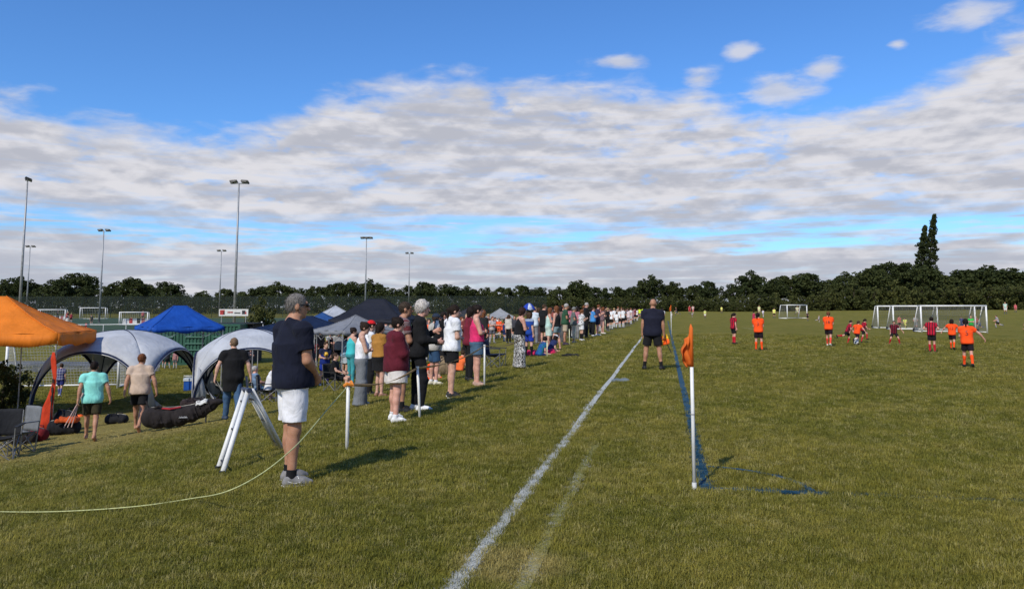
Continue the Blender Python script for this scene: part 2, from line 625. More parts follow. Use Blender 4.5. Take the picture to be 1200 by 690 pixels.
# strips painted on the turf: (name, along 'y'/'x'/arc, ...), half width, paint colour, cover
WHITE_P, BLUE_P = (0.50, 0.51, 0.47), (0.005, 0.062, 0.115)
_cor = at(812, 573)
BX, BY = 0.34, _cor.y + 0.02                                     # corner of the pitch


def in_white(x, y): return np.abs(x - WHITE_X) < 0.054
def in_faded(x, y): return (np.abs(x - (-0.87)) < 0.055) & (y < 9.6)
def in_blue(x, y): return ((np.abs(x - BX) < 0.07) & (y > BY - 0.05)) | ((np.abs(y - BY) < 0.07) & (x > BX - 0.05) & (x < 1.36)) | ((np.abs(np.hypot(x - BX, y - BY) - 0.95) < 0.032) & (x > BX) & (y > BY))


def make_grass():
    r = np.random.default_rng(5)
    bands = [(3.9, 7, 640, 1.0), (7, 11, 340, 1.12), (11, 18, 120, 1.45), (18, 30, 40, 2.1), (30, 48, 13, 3.0)]
    P, S = [], []
    tan = 0.70
    for d0, d1, dens, sc in bands:
        area = tan * (d1 ** 2 - d0 ** 2)
        n = int(area * dens)
        d = np.sqrt(r.uniform(d0 ** 2, d1 ** 2, n))
        s = r.uniform(-1, 1, n) * tan * d
        x = FW.x * d + RT.x * s; y = FW.y * d + RT.y * s
        P.append(np.stack([x, y], 1)); S.append(np.full(n, sc) * r.uniform(0.8, 1.25, n))
    P = np.concatenate(P); S = np.concatenate(S)
    x, y = P[:, 0], P[:, 1]
    lush = np.sin(x * 2.1 + 2 * np.sin(y * 1.3)) * np.sin(y * 1.7 + 1.5 * np.sin(x * 0.9))
    hgt = 1.0 + 0.18 * lush
    hgt = np.where(S > 1.6, hgt * 0.6, hgt)
    # trodden patches carry short sparse grass
    keep = np.ones(len(x), bool)
    for p, rad in DRY[:2]:
        dd = np.hypot(x - p.x, y - p.y)
        k = 1 - sstep(rad * .35, rad, dd)
        hgt *= 1 - 0.5 * k
        keep &= r.random(len(x)) > 0.55 * k
    P3 = np.stack([x, y, terrain(x, y)], 1)
    wm, fm, bm_ = in_white(x, y), in_faded(x, y), in_blue(x, y)
    far = np.hypot(x, y) > r.uniform(10, 17, len(x))
    edge = (np.abs(x - WHITE_X) < .13) | (np.abs(x - BX) < .13)
    wb = (np.abs(y - BY) < .05) & (x >= 1.36) & (x < 9)
    wm &= ~far; bm_ &= ~far; keep &= ~(far & edge)
    groups = [('grass', ~(wm | bm_ | wb | (fm & ~far)) & keep, None, 0, None), ('white_touchline', wm, WHITE_P, 0.95, 'structure'), ('blue_pitch_line', bm_, BLUE_P, 1.0, 'structure'), ('worn_blue_line', wb, (.012, .055, .085), .62, 'structure'), ('faded_white_line', fm & ~far & ~wm, (.42, .42, .36), 0.42, 'structure')]
    for nm, sel, paint, cov, kind in groups:
        mt = blade_material(nm + '_blades', paint, cov)
        cl = tuft_collection(nm + '_tufts', mt, 40)
        sc = [S[sel], S[sel] * hgt[sel]]
        if paint is not None: sc = [S[sel] * 0.8, S[sel] * hgt[sel] * 0.5]
        o = scatter_obj(nm, P3[sel], sc, scatter_tree(cl), r)
        tag(o, kind=kind or 'stuff')
        if nm == 'grass':
            tag(o, 'short mown olive green grass covering the playing field', 'grass')


make_grass()


# flat painted strips under the blades, and all the far markings
def paint_material(name, col, cover, wear=6.0):
    m, b, p, o = mat_new(name)
    v = pos_coord(b)
    c, n3 = grass_colour(b, v)
    k = b.noise(v, wear, 4, 0.7)
    k2 = b.noise(v, 55.0, 2, 0.7)
    f = b.ss(b.math('ADD', b.math('MULTIPLY', k, 0.55), b.math('MULTIPLY', k2, 0.45)), 0.72 - 0.42 * cover, 0.86 - 0.42 * cover)
    b.put(p.inputs['Base Color'], b.mix(f, c, col))
    p.inputs['Roughness'].default_value = 0.9
    bump(b, p, k2, 0.8, 0.03)
    return m


def strip(name, pts, hw, mat, lift=0.005, step=0.4):
    pts = [Vector((p[0], p[1])) for p in pts]
    fine = []
    for a, c in zip(pts[:-1], pts[1:]):
        L = (c - a).length
        n = max(1, int(L / step))
        fine += [a.lerp(c, i / n) for i in range(n)]
    fine.append(pts[-1])
    V, Fc = [], []
    for i, p in enumerate(fine):
        t = (fine[min(i + 1, len(fine) - 1)] - fine[max(i - 1, 0)]).normalized()
        n = Vector((-t.y, t.x))
        for s in (-1, 1):
            q = p + n * hw * s
            V.append((q.x, q.y, gz(q.x, q.y) + lift))
        if i: Fc.append((2 * i - 2, 2 * i, 2 * i + 1, 2 * i - 1))
    return tag(link(name, mesh_np(name, V, Fc), mat), kind='structure')


pm_white = paint_material('white_paint', WHITE_P, 0.98)
pm_faded = paint_material('faded_paint', (0.36, 0.36, 0.29), 0.42, 2.0)
pm_blue = paint_material('blue_paint', BLUE_P, 0.95)
pm_old = paint_material('old_white_paint', (0.38, 0.40, 0.30), 0.62)
strip('white_touchline_paint', [(WHITE_X, 2.5), (WHITE_X, 150)], 0.048, pm_white)
strip('faded_line_paint', [(-0.87, 2.5), (-0.87, 9.6)], 0.05, pm_faded, 0.009)
strip('blue_line_paint', [(BX, BY), (BX, 100)], 0.055, pm_blue)
strip('blue_goal_line_paint', [(BX + 0.06, BY), (1.36, BY)], 0.05, pm_blue, 0.009)

strip('blue_corner_arc_paint', [(BX + .95 * math.cos(a), BY + .95 * math.sin(a)) for a in np.linspace(0.08, 1.5, 14)], 0.03, pm_blue, 0.013, 0.1)
strip('far_pitch_line_paint', [at(1155, 407), at(1290, 402)], 0.06, pm_old, 0.006)
strip('far_pitch_line_paint', [at(1158, 408), at(1300, 425)], 0.06, pm_old, 0.010)
strip('far_pitch_line_paint', [at(943, 421), at(985, 423)], 0.05, pm_old, 0.006)
strip('far_pitch_line_paint', [at(868, 384), at(884, 386)], 0.07, pm_old, 0.006)

# ------------------------------------------------------------------ trees
def foliage_mat(name, ca, cb):
    m, b, p, o = mat_new(name)
    oc = obj_coord(b)
    n = b.noise(oc, 0.9, 3, 0.6)
    oi = b.n.new('ShaderNodeObjectInfo')
    c = b.mix(b.ss(n, 0.34, 0.66), ca, cb)
    c = b.mix(1.0, c, b.mix(oi.outputs['Random'], (0.78, 0.82, 0.8), (1.25, 1.18, 1.1)), 'MULTIPLY')
    b.put(p.inputs['Base Color'], c)
    p.inputs['Roughness'].default_value = 0.7
    p.inputs['Specular IOR Level'].default_value = 0.15
    tr = b.n.new('ShaderNodeBsdfTranslucent')
    b.put(tr.inputs['Color'], c)
    mx = b.n.new('ShaderNodeMixShader'); mx.inputs[0].default_value = 0.15
    b.l.new(p.outputs[0], mx.inputs[1]); b.l.new(tr.outputs[0], mx.inputs[2]); b.l.new(mx.outputs[0], o.inputs[0])
    return m


BARK = plain('bark', (0.045, 0.036, 0.026), 0.95, 0, 0.35, 4.0, 0.6)
LEAF_DARK = foliage_mat('leaf_dark', (0.030, 0.042, 0.013), (0.062, 0.076, 0.024))
LEAF_OLIVE = foliage_mat('leaf_olive', (0.036, 0.047, 0.013), (0.078, 0.084, 0.024))
LEAF_POP = foliage_mat('leaf_poplar', (0.024, 0.036, 0.012), (0.052, 0.066, 0.022))


def leaf_cloud(centres, radii, per, size, r, flat=0.85):
    """leaf-sized quads spread through clumps"""
    V = []
    for c, rad in zip(centres, radii):
        n = max(4, int(per * (rad ** 2)))
        q = r.normal(0, 1, (n, 3)); q /= np.linalg.norm(q, axis=1)[:, None] + 1e-9
        q *= (r.uniform(0.25, 1.0, n) ** 0.45)[:, None] * rad
        q[:, 2] *= flat
        p = np.asarray(c) + q
        a = r.normal(0, 1, (n, 3)); a /= np.linalg.norm(a, axis=1)[:, None]
        t = np.cross(a, r.normal(0, 1, (n, 3))); t /= np.linalg.norm(t, axis=1)[:, None]
        s = size * r.uniform(0.55, 1.3, n)[:, None]
        V.append(np.stack([p - a * s * .5, p + t * s * .38, p + a * s * .5, p - t * s * .38], 1).reshape(-1, 3))
    V = np.concatenate(V)
    Fq = np.arange(len(V)).reshape(-1, 4)
    return V, Fq


def tree_proto(seed, H=10.0, W=4.2, trunk=0.28, shape='oak', per=26, size=0.5, olive=False):
    r = np.random.default_rng(seed)
    cs, rs = [], []
    tb = MB()
    if shape == 'oak':
        z0 = H * 0.20
        ctr = np.array([0, 0, H * 0.60])
        tb.tube([(0, 0, -0.4), (0.08, 0.02, H * .18), (-0.05, .1, H * .42), (0.1, 0, H * .68)], [trunk * 1.25, trunk, trunk * .75, trunk * .25], 8)
        n = 120
        for k in range(n):
            q = r.normal(0, 1, 3); q /= np.linalg.norm(q)
            q *= r.uniform(0.35, 1.0) ** 0.6
            zf = 0.40 * H
            p = ctr + q * np.array([W * 0.80, W * 0.80, zf * 0.80])
            lump = 1 + 0.22 * math.sin(3.1 * math.atan2(q[1], q[0]) + seed)
            p[:2] *= lump
            if p[2] < z0: p[2] = z0 + r.uniform(0, 1.2)
            cs.append(p); rs.append(r.uniform(0.38, 0.95) * H / 10)
        for k in range(7):
            a = r.uniform(0, 6.28); s = H * r.uniform(.2, .5); e = cs[r.integers(0, n)]
            m_ = (np.array([0, 0, s]) + e) / 2 + np.array([0, 0, .5])
            tb.tube([(0, 0, s), tuple(m_), tuple(e)], [trunk * .45, trunk * .3, trunk * .1], 5)
    elif shape == 'bush':
        tb.tube([(0, 0, -0.4), (0.05, 0, H * .3), (0, 0.1, H * .6)], [trunk, trunk * .7, trunk * .2], 6)
        for k in range(90):
            a = r.uniform(0, 6.28); rr = math.sqrt(r.uniform(0, 1)) * W; z = H * (r.uniform(0.06, 0.86)) * (1 - 0.35 * (rr / W) ** 2)
            cs.append((rr * math.cos(a), rr * math.sin(a), z)); rs.append(r.uniform(0.4, .85) * H / 7)
        for k in range(5):
            a = r.uniform(0, 6.28)
            tb.tube([(0, 0, .3), (W * .3 * math.cos(a), W * .3 * math.sin(a), H * .45), (W * .6 * math.cos(a), W * .6 * math.sin(a), H * .7)], [trunk * .5, trunk * .3, trunk * .1], 5)
    elif shape == 'poplar':                        # tall narrow spire, feathered edge, leaning to one side
        lean = 0.15
        tb.tube([(lean * H * t - 0.02 * H, 0, H * t - 0.3 * (t == 0)) for t in (0, .25, .5, .75, .97)], [trunk, trunk * .8, trunk * .6, trunk * .35, .05], 7)
        for k in range(520):
            t = r.uniform(0.06, 1.0)
            w = W * (math.sin(math.pi * min(1, t * 0.86 + 0.14)) ** 0.6) * (1.0 if t < .8 else 0.75)
            w *= .72 + .5 * math.sin(t * 31 + seed) ** 2
            a = r.uniform(0, 6.28); rr = w * math.sqrt(r.uniform(0, 1))
            cs.append((lean * H * t - 0.02 * H + rr * math.cos(a), rr * math.sin(a), H * t)); rs.append(r.uniform(.22, .55) * H / 26)
            if k % 14 == 0:
                tb.tube([(lean * H * (t - .06) - 0.02 * H, 0, H * (t - .07)), cs[-1]], [.09, .03], 4)
    V, Fq = leaf_cloud(cs, rs, per, size, r)
    crown = mesh_np('crown', V, Fq)
    crown.materials.append(LEAF_OLIVE if olive else (LEAF_POP if shape == 'poplar' else LEAF_DARK))
    t = mesh_np('trunk', np.array(tb.v), tb.f, True); t.materials.append(BARK)
    return t, crown


OAKS = [tree_proto(s, 10, w, 0.3, 'oak', 125, 0.42) for s, w in ((1, 4.4), (2, 4.0), (3, 4.9), (4, 3.6), (5, 4.5))]
BUSHES = [tree_proto(s, 6, w, 0.14, 'bush', 95, 0.44, True) for s, w in ((11, 4.2), (12, 3.4), (13, 4.8))]


def plant_tree(name, proto, p, H, base_h, label, cat='tree', group=None, wide=1.0):
    e = empty(name, (p.x, p.y, p.z - 0.1), random.uniform(0, 6.28))
    k = H / base_h
    e.scale = (k * wide, k * wide, k)
    link('trunk', proto[0], None, e); link('crown', proto[1], None, e)
    tag(e, label, cat, group)
    return e


def ordinal(n):
    return '%d%s' % (n, 'th' if 10 <= n % 100 <= 20 else {1: 'st', 2: 'nd', 3: 'rd'}.get(n % 10, 'th'))


SKY = [(0, 327), (22, 322), (45, 330), (66, 326), (86, 317), (104, 335), (128, 333), (150, 322), (168, 331), (190, 328), (212, 343), (236, 341), (262, 336), (283, 341), (305, 334), (328, 330), (352, 337), (373, 333),
       (392, 330), (412, 328), (434, 327), (456, 336), (478, 332), (500, 329), (522, 331), (546, 335), (566, 336), (588, 334), (610, 333), (632, 335), (654, 336), (676, 327), (700, 334), (722, 335),
       (744, 334), (764, 322), (790, 329), (812, 332), (834, 328), (856, 331), (880, 317), (906, 326), (926, 319), (948, 318), (972, 326), (996, 318), (1018, 313), (1040, 303), (1062, 305), (1083, 308), (1104, 318)]
for i, (u, vt) in enumerate(SKY):
    d = random.uniform(232, 262) if u < 900 else random.uniform(226, 246)
    p = C(u + random.uniform(-3, 3), d)
    H = (HOR - vt) * d / F_PX + EYE - p.z + 0.4
    plant_tree('oak_tree', OAKS[i % 5], p, H, 10, 'dark leafy tree on the skyline, %s from the left' % ordinal(i + 1), 'tree', 'trees along the far edge of the playing fields', random.uniform(1.0, 1.3))
for i, (u, vt) in enumerate([(1120, 318), (1138, 313), (1152, 310), (1168, 309), (1184, 311), (1200, 314), (1216, 316)]):
    p = C(u, 345)
    plant_tree('oak_tree', OAKS[(i + 2) % 5], p, (HOR - vt) * 345 / F_PX + EYE - p.z, 10, 'distant tree on the wooded rise right of the poplar, %s from the left' % ordinal(i + 1), 'tree', 'trees on the wooded rise', 1.7)
for k, (du, vt, w) in enumerate(((-7, 264, 1.0), (3, 250, 1.05))):
    q = C(1082 + du, 236 + 3 * k)
    H = (HOR - vt) * 236 / F_PX + EYE - q.z
    pr = tree_proto(31 + k, H, w * 2.0, 0.45, 'poplar', 170, 0.42)
    e = empty('poplar_tree', (q.x, q.y, q.z - .2), 0)
    link('trunk', pr[0], None, e); link('crown', pr[1], None, e)
    tag(e, ['shorter left-hand stem of the pair of tall leaning poplars', 'tallest narrow poplar leaning right above the treeline'][k], 'tree', 'pair of poplars')
# lighter shrubs in front of the wood
n = 0
for u in range(540, 1215, 17):
    vt = np.interp(u, [540, 700, 850, 940, 1000, 1100, 1215], [346, 347, 346, 343, 330, 327, 325]) + random.uniform(-5, 5)
    d = random.uniform(212, 222)
    p = C(u + random.uniform(-4, 4), d)
    n += 1
    plant_tree('shrub', BUSHES[n % 3], p, (HOR - vt) * d / F_PX + EYE - p.z, 6, 'olive green shrub along the field edge, %s from the left' % ordinal(n), 'shrub', 'shrubs along the far field edge', 1.25 if vt > 338 else 0.9)


def hedge(name, us, d, top, label, mat, depth=5, size=0.5, n_per=9):
    r = np.random.default_rng(int(us[0]) + 77)
    cs, rs = [], []
    for u in np.arange(us[0], us[-1], 1.6):
        for k in range(n_per):
            dd = d + r.uniform(-depth / 2, depth / 2)
            p = C(u + r.uniform(-2, 2), dd)
            h = (HOR - np.interp(u, us, top)) * dd / F_PX + EYE - p.z
            h *= .80 + .16 * math.sin(u * .21 + 1.7 * math.sin(u * .083)) + .12 * math.sin(u * .47 + 1)
            cs.append((p.x, p.y, p.z + h * r.uniform(0.0, 0.95))); rs.append(r.uniform(.5, .95))
    V, Fq = leaf_cloud(cs, rs, 26, size, r)
    o = link(name, mesh_np(name, V, Fq), mat)
    tag(o, label, 'hedge', kind='stuff')


hedge('hedgerow', [-40, 100, 300, 480], 225, [338, 340, 343, 344], 'dark tangled hedge under the trees behind the green fence', LEAF_DARK)
hedge('hedgerow', [470, 600, 800, 1000, 1240], 224, [346, 347, 347, 340, 334], 'low hedge mass along the far edge of the grass', LEAF_OLIVE, 6)

# ------------------------------------------------------------------ people: one continuous body surface per person, clothes as their own meshes
def surface_nets(f, o, h):
    ins = f < 0
    s = [n - 1 for n in f.shape]
    cnt = np.zeros(s, np.int8)
    for i in (0, 1):
        for j in (0, 1):
            for k in (0, 1):
                cnt += ins[i:i + s[0], j:j + s[1], k:k + s[2]]
    act = (cnt > 0) & (cnt < 8)
    idx = np.full(s, -1, np.int64)
    ii, jj, kk = np.nonzero(act)
    n = len(ii)
    if n == 0: return None
    idx[ii, jj, kk] = np.arange(n)
    acc = np.zeros((n, 3)); c = np.zeros(n)
    corners = [(0, 0, 0), (1, 0, 0), (0, 1, 0), (1, 1, 0), (0, 0, 1), (1, 0, 1), (0, 1, 1), (1, 1, 1)]
    val = [f[ii + a, jj + b_, kk + d] for a, b_, d in corners]
    for a in range(8):
        for ax in range(3):
            if corners[a][ax]: continue
            q = list(corners[a]); q[ax] = 1
            e = corners.index(tuple(q))
            va, ve = val[a], val[e]
            x = (va < 0) != (ve < 0)
            t = np.where(x, va / np.where(x, va - ve, 1), 0)
            for m in range(3):
                acc[:, m] += np.where(x, corners[a][m] + (t if m == ax else 0), 0)
            c += x
    V = (np.stack([ii, jj, kk], 1) + acc / c[:, None]) * h + o
    Q = []
    for ax in range(3):
        sl0 = [slice(None)] * 3; sl1 = [slice(None)] * 3
        sl0[ax] = slice(0, -1); sl1[ax] = slice(1, None)
        a, b_ = ins[tuple(sl0)], ins[tuple(sl1)]
        ch = a != b_
        g = np.argwhere(ch)
        o1, o2 = (ax + 1) % 3, (ax + 2) % 3
        ok = (g[:, o1] > 0) & (g[:, o2] > 0) & (g[:, o1] < f.shape[o1] - 1) & (g[:, o2] < f.shape[o2] - 1)
        g = g[ok]
        def cell(d1, d2):
            q = g.copy(); q[:, o1] -= d1; q[:, o2] -= d2
            return idx[q[:, 0], q[:, 1], q[:, 2]]
        quad = np.stack([cell(1, 1), cell(0, 1), cell(0, 0), cell(1, 0)], 1)
        flip = ~a[g[:, 0], g[:, 1], g[:, 2]]
        quad[flip] = quad[flip][:, ::-1]
        Q.append(quad)
    return V, np.concatenate(Q)


def vec(*a): return np.array(a, float)


class SDF:
    def __init__(self): self.p = []
    def _seg(self, a, b_, ra, rb): m = max(ra, rb); return np.minimum(a, b_) - m, np.maximum(a, b_) + m
    def cone(self, a, b_, ra, rb=None, k=0.03):
        rb = ra if rb is None else rb
        a, b_ = np.asarray(a, float), np.asarray(b_, float)
        def fn(P):
            ab = b_ - a; L2 = max(ab @ ab, 1e-9)
            t = np.clip(((P - a) @ ab) / L2, 0, 1)
            return np.linalg.norm(P - a - t[..., None] * ab, axis=-1) - (ra + (rb - ra) * t)
        self.p.append(('u', fn, *self._seg(a, b_, ra, rb), k)); return self
    def flat(self, a, b_, ra, rb, k=0.02, sq=1.0, ay=None):
        """tapered tube with square-cut ends; optional squash along axis ay"""
        a, b_ = np.asarray(a, float), np.asarray(b_, float)
        def fn(P):
            ab = b_ - a; L = np.linalg.norm(ab); u = ab / L
            q = P - a
            t = q @ u
            lat = q - t[..., None] * u
            if sq != 1.0:
                w = np.asarray(ay, float); w = w - u * (w @ u); w /= np.linalg.norm(w)
                lw = lat @ w
                lat = lat + (lw * (1 / sq - 1))[..., None] * w
            d = np.linalg.norm(lat, axis=-1) - (ra + (rb - ra) * np.clip(t / L, 0, 1))
            if sq != 1.0: d = d * min(1, sq)
            return np.maximum(d, np.maximum(-t, t - L))
        self.p.append(('u', fn, *self._seg(a, b_, ra, rb), k)); return self
    def ell(self, c, r, M=None, k=0.03, op='u'):
        c, r = np.asarray(c, float), np.asarray(r, float)
        M = np.eye(3) if M is None else M
        def fn(P):
            q = (P - c) @ M
            k0 = np.linalg.norm(q / r, axis=-1); k1 = np.linalg.norm(q / (r * r), axis=-1) + 1e-9
            return k0 * (k0 - 1) / k1
        m = max(r)
        self.p.append((op, fn, c - m, c + m, k)); return self
    def cut(self, pt, n):
        """keep the side the normal n points away from"""
        pt, n = np.asarray(pt, float), np.asarray(n, float)
        n = n / np.linalg.norm(n)
        self.p.append(('c', lambda P: (P - pt) @ n, None, None, 0)); return self
    def wrinkle(self, amp, M=None):
        def fn(P):
            x, y, z = P[..., 0], P[..., 1], P[..., 2]
            return amp * (np.sin(9 * x + 3.5 * np.sin(7 * z + 3 * y) + 5 * y) * np.sin(15 * z + 5 * np.sin(6 * x + 5 * y)) + 0.6 * np.maximum(0, np.sin(24 * z + 14 * x - 9 * y + 2 * np.sin(9 * x))) ** 3)
        self.p.append(('w', fn, None, None, 0)); return self
    def mesh(self, name, h):
        lo = np.min([p[2] for p in self.p if p[0] == 'u'], 0) - 2.5 * h
        hi = np.max([p[3] for p in self.p if p[0] == 'u'], 0) + 2.5 * h
        n = np.ceil((hi - lo) / h).astype(int) + 1
        ax = [lo[i] + np.arange(n[i]) * h for i in range(3)]
        f = np.full(n, 0.5)
        def block(mn, mx, pad):
            a = np.maximum(np.floor((mn - pad - lo) / h).astype(int), 0)
            b_ = np.minimum(np.ceil((mx + pad - lo) / h).astype(int) + 1, n)
            return tuple(slice(a[i], b_[i]) for i in range(3))
        for op, fn, mn, mx, k in self.p:
            sl = (slice(None),) * 3 if mn is None else block(mn, mx, k + 2.5 * h)
            if any(s.start is not None and s.stop <= s.start for s in sl): continue
            P = np.stack(np.meshgrid(*[ax[i][sl[i]] for i in range(3)], indexing='ij'), -1)
            d = fn(P)
            a = f[sl]
            if op == 'u':
                if k > 0:
                    q = np.maximum(k - np.abs(a - d), 0) / k
                    f[sl] = np.minimum(a, d) - q * q * k * 0.25
                else: f[sl] = np.minimum(a, d)
            elif op == 'd': f[sl] = np.maximum(a, -d)
            elif op == 'c': f[sl] = np.maximum(a, d)
            elif op == 'w': f[sl] = a + d
        r = surface_nets(f, lo, h)
        if r is None: return None
        return mesh_np(name, r[0], r[1], True)


def rx(a): c, s = math.cos(a), math.sin(a); return np.array([[1, 0, 0], [0, c, -s], [0, s, c]])
def ry(a): c, s = math.cos(a), math.sin(a); return np.array([[c, 0, s], [0, 1, 0], [-s, 0, c]])
def rzm(a): c, s = math.cos(a), math.sin(a); return np.array([[c, -s, 0], [s, c, 0], [0, 0, 1]])
def unit(v): v = np.asarray(v, float); return v / np.linalg.norm(v)


ARMS = {'down': ((.14, -.04, -1), (.04, .16, -1)), 'cross': ((.12, .28, -1), (-.9, .45, .12)), 'crosslow': ((.14, .12, -1), (-.8, .55, -.05)),
        'clasp': ((.14, .06, -1), (-.42, .62, -.66)), 'hip': ((.62, -.25, -.8), (-.75, .35, -.45)), 'phone': ((.12, .25, -1), (-.25, .8, .5)),
        'hold': ((.12, .15, -1), (-.15, .95, -.05)), 'up': ((.55, .35, .8), (-.35, .25, .85)), 'out': ((.75, .05, -.6), (.55, .25, -.75)),
        'fwd': ((.15, .55, -.85), (.02, .8, -.55)), 'back': ((.18, -.45, -.9), (.1, -.1, -1)), 'swing': ((.2, .35, -.9), (-.1, .85, -.2)),
        'lap': ((.12, .35, -.95), (-.2, .85, -.35)), 'shade': ((.5, .5, .6), (-.75, .2, .55)), 'carry': ((.42, -.12, -.9), (.2, .12, -1))}
# legs: (flex, abduct, knee) in degrees, left then right
LEGS = {'stand': ((2, 4, 2), (-1, 4, 2)), 'wide': ((2, 10, 3), (-2, 10, 3)), 'walk': ((24, 2, 10), (-16, 2, 26)), 'stride': ((14, 2, 5), (-14, 2, 14)), 'run': ((48, 2, 62), (-30, 3, 58)),
        'kick': ((20, 3, 40), (-48, 4, 42)), 'crouch': ((34, 20, 50), (30, 20, 48)), 'sit': ((86, 8, 88), (82, 10, 80)), 'floor': ((96, 12, 58), (88, 16, 46)), 'shift': ((8, 3, 12), (-3, 5, 1)),
        'together': ((0, 2, 1), (1, 2, 1)), 'kneelift': ((62, 2, 66), (-10, 3, 12)), 'legcross': ((88, 4, 62), (84, 2, 86))}


def skeleton(s):
    g = s.get
    J = {}
    Rt = rzm(R(g('twist', 0))) @ rx(R(-g('lean', 0))) @ ry(R(g('side', 0)))
    T = lambda x, y, z: Rt @ vec(x, y, z)
    J['Rt'] = Rt
    bw = g('bw', 1.0)
    J['neck0'], J['neck1'] = T(0, -.01, .47), T(0, .02, .558)
    J['Rh'] = Rt @ rx(R(g('lean', 0) * 0.6)) @ rzm(R(-g('hyaw', 0))) @ rx(R(-g('hpitch', 0)))
    J['head'] = J['neck1'] + J['Rh'] @ vec(0, .014, .106)
    arms = g('arms', 'down')
    if isinstance(arms, str): arms = (arms, arms)
    legs = g('legs', 'stand')
    legs = LEGS[legs] if isinstance(legs, str) else legs
    low = 9
    for i, (sd, n) in enumerate(((-1, 'l'), (1, 'r'))):
        sh = T(sd * .178 * bw ** .5, -.005, .445)
        up, fo = ARMS[arms[i]] if isinstance(arms[i], str) else arms[i]
        up = Rt @ unit(vec(up[0] * sd, up[1], up[2])); fo = Rt @ unit(vec(fo[0] * sd, fo[1], fo[2]))
        el = sh + up * .285
        wr = el + fo * .245
        J['sh' + n], J['el' + n], J['wr' + n], J['fo' + n] = sh, el, wr, fo
        fl, ab, kn = legs[i]
        hip = vec(sd * .088 * g('hipw', 1), 0, -.045)
        def dr(a, b_): return unit(vec(sd * math.tan(R(b_)), math.sin(R(a)), -math.cos(R(a))))
        kd = dr(fl, ab); sdn = dr(fl - kn, ab * .6)
        kne = hip + kd * .425
        ank = kne + sdn * .405
        J['hip' + n], J['kn' + n], J['an' + n] = hip, kne, ank
        yaw = R(g('toe', 12)) * sd
        pitch = fl - kn if abs(fl - kn) > 20 and not g('flatfeet', 0) else 0
        pitch = max(-75, min(60, pitch))
        fd = vec(math.sin(yaw) * math.cos(R(pitch)), math.cos(yaw) * math.cos(R(pitch)), math.sin(R(pitch)))
        fu = unit(np.cross(np.cross(fd, vec(0, 0, 1)), fd)) if abs(pitch) < 89 else vec(0, 1, 0)
        J['fd' + n], J['fu' + n] = fd, fu
        for q in (ank - fu * .085 - fd * .06, ank - fu * .085 + fd * .18):
            low = min(low, q[2])
    J['dz'] = -low if g('seat') is None else g('seat')
    return J


SKINS = {'fair': (0.56, 0.34, 0.25), 'tan': (0.42, 0.22, 0.135), 'pink': (0.60, 0.33, 0.25), 'brown': (0.22, 0.115, 0.065)}
PEOPLE_N = [0]


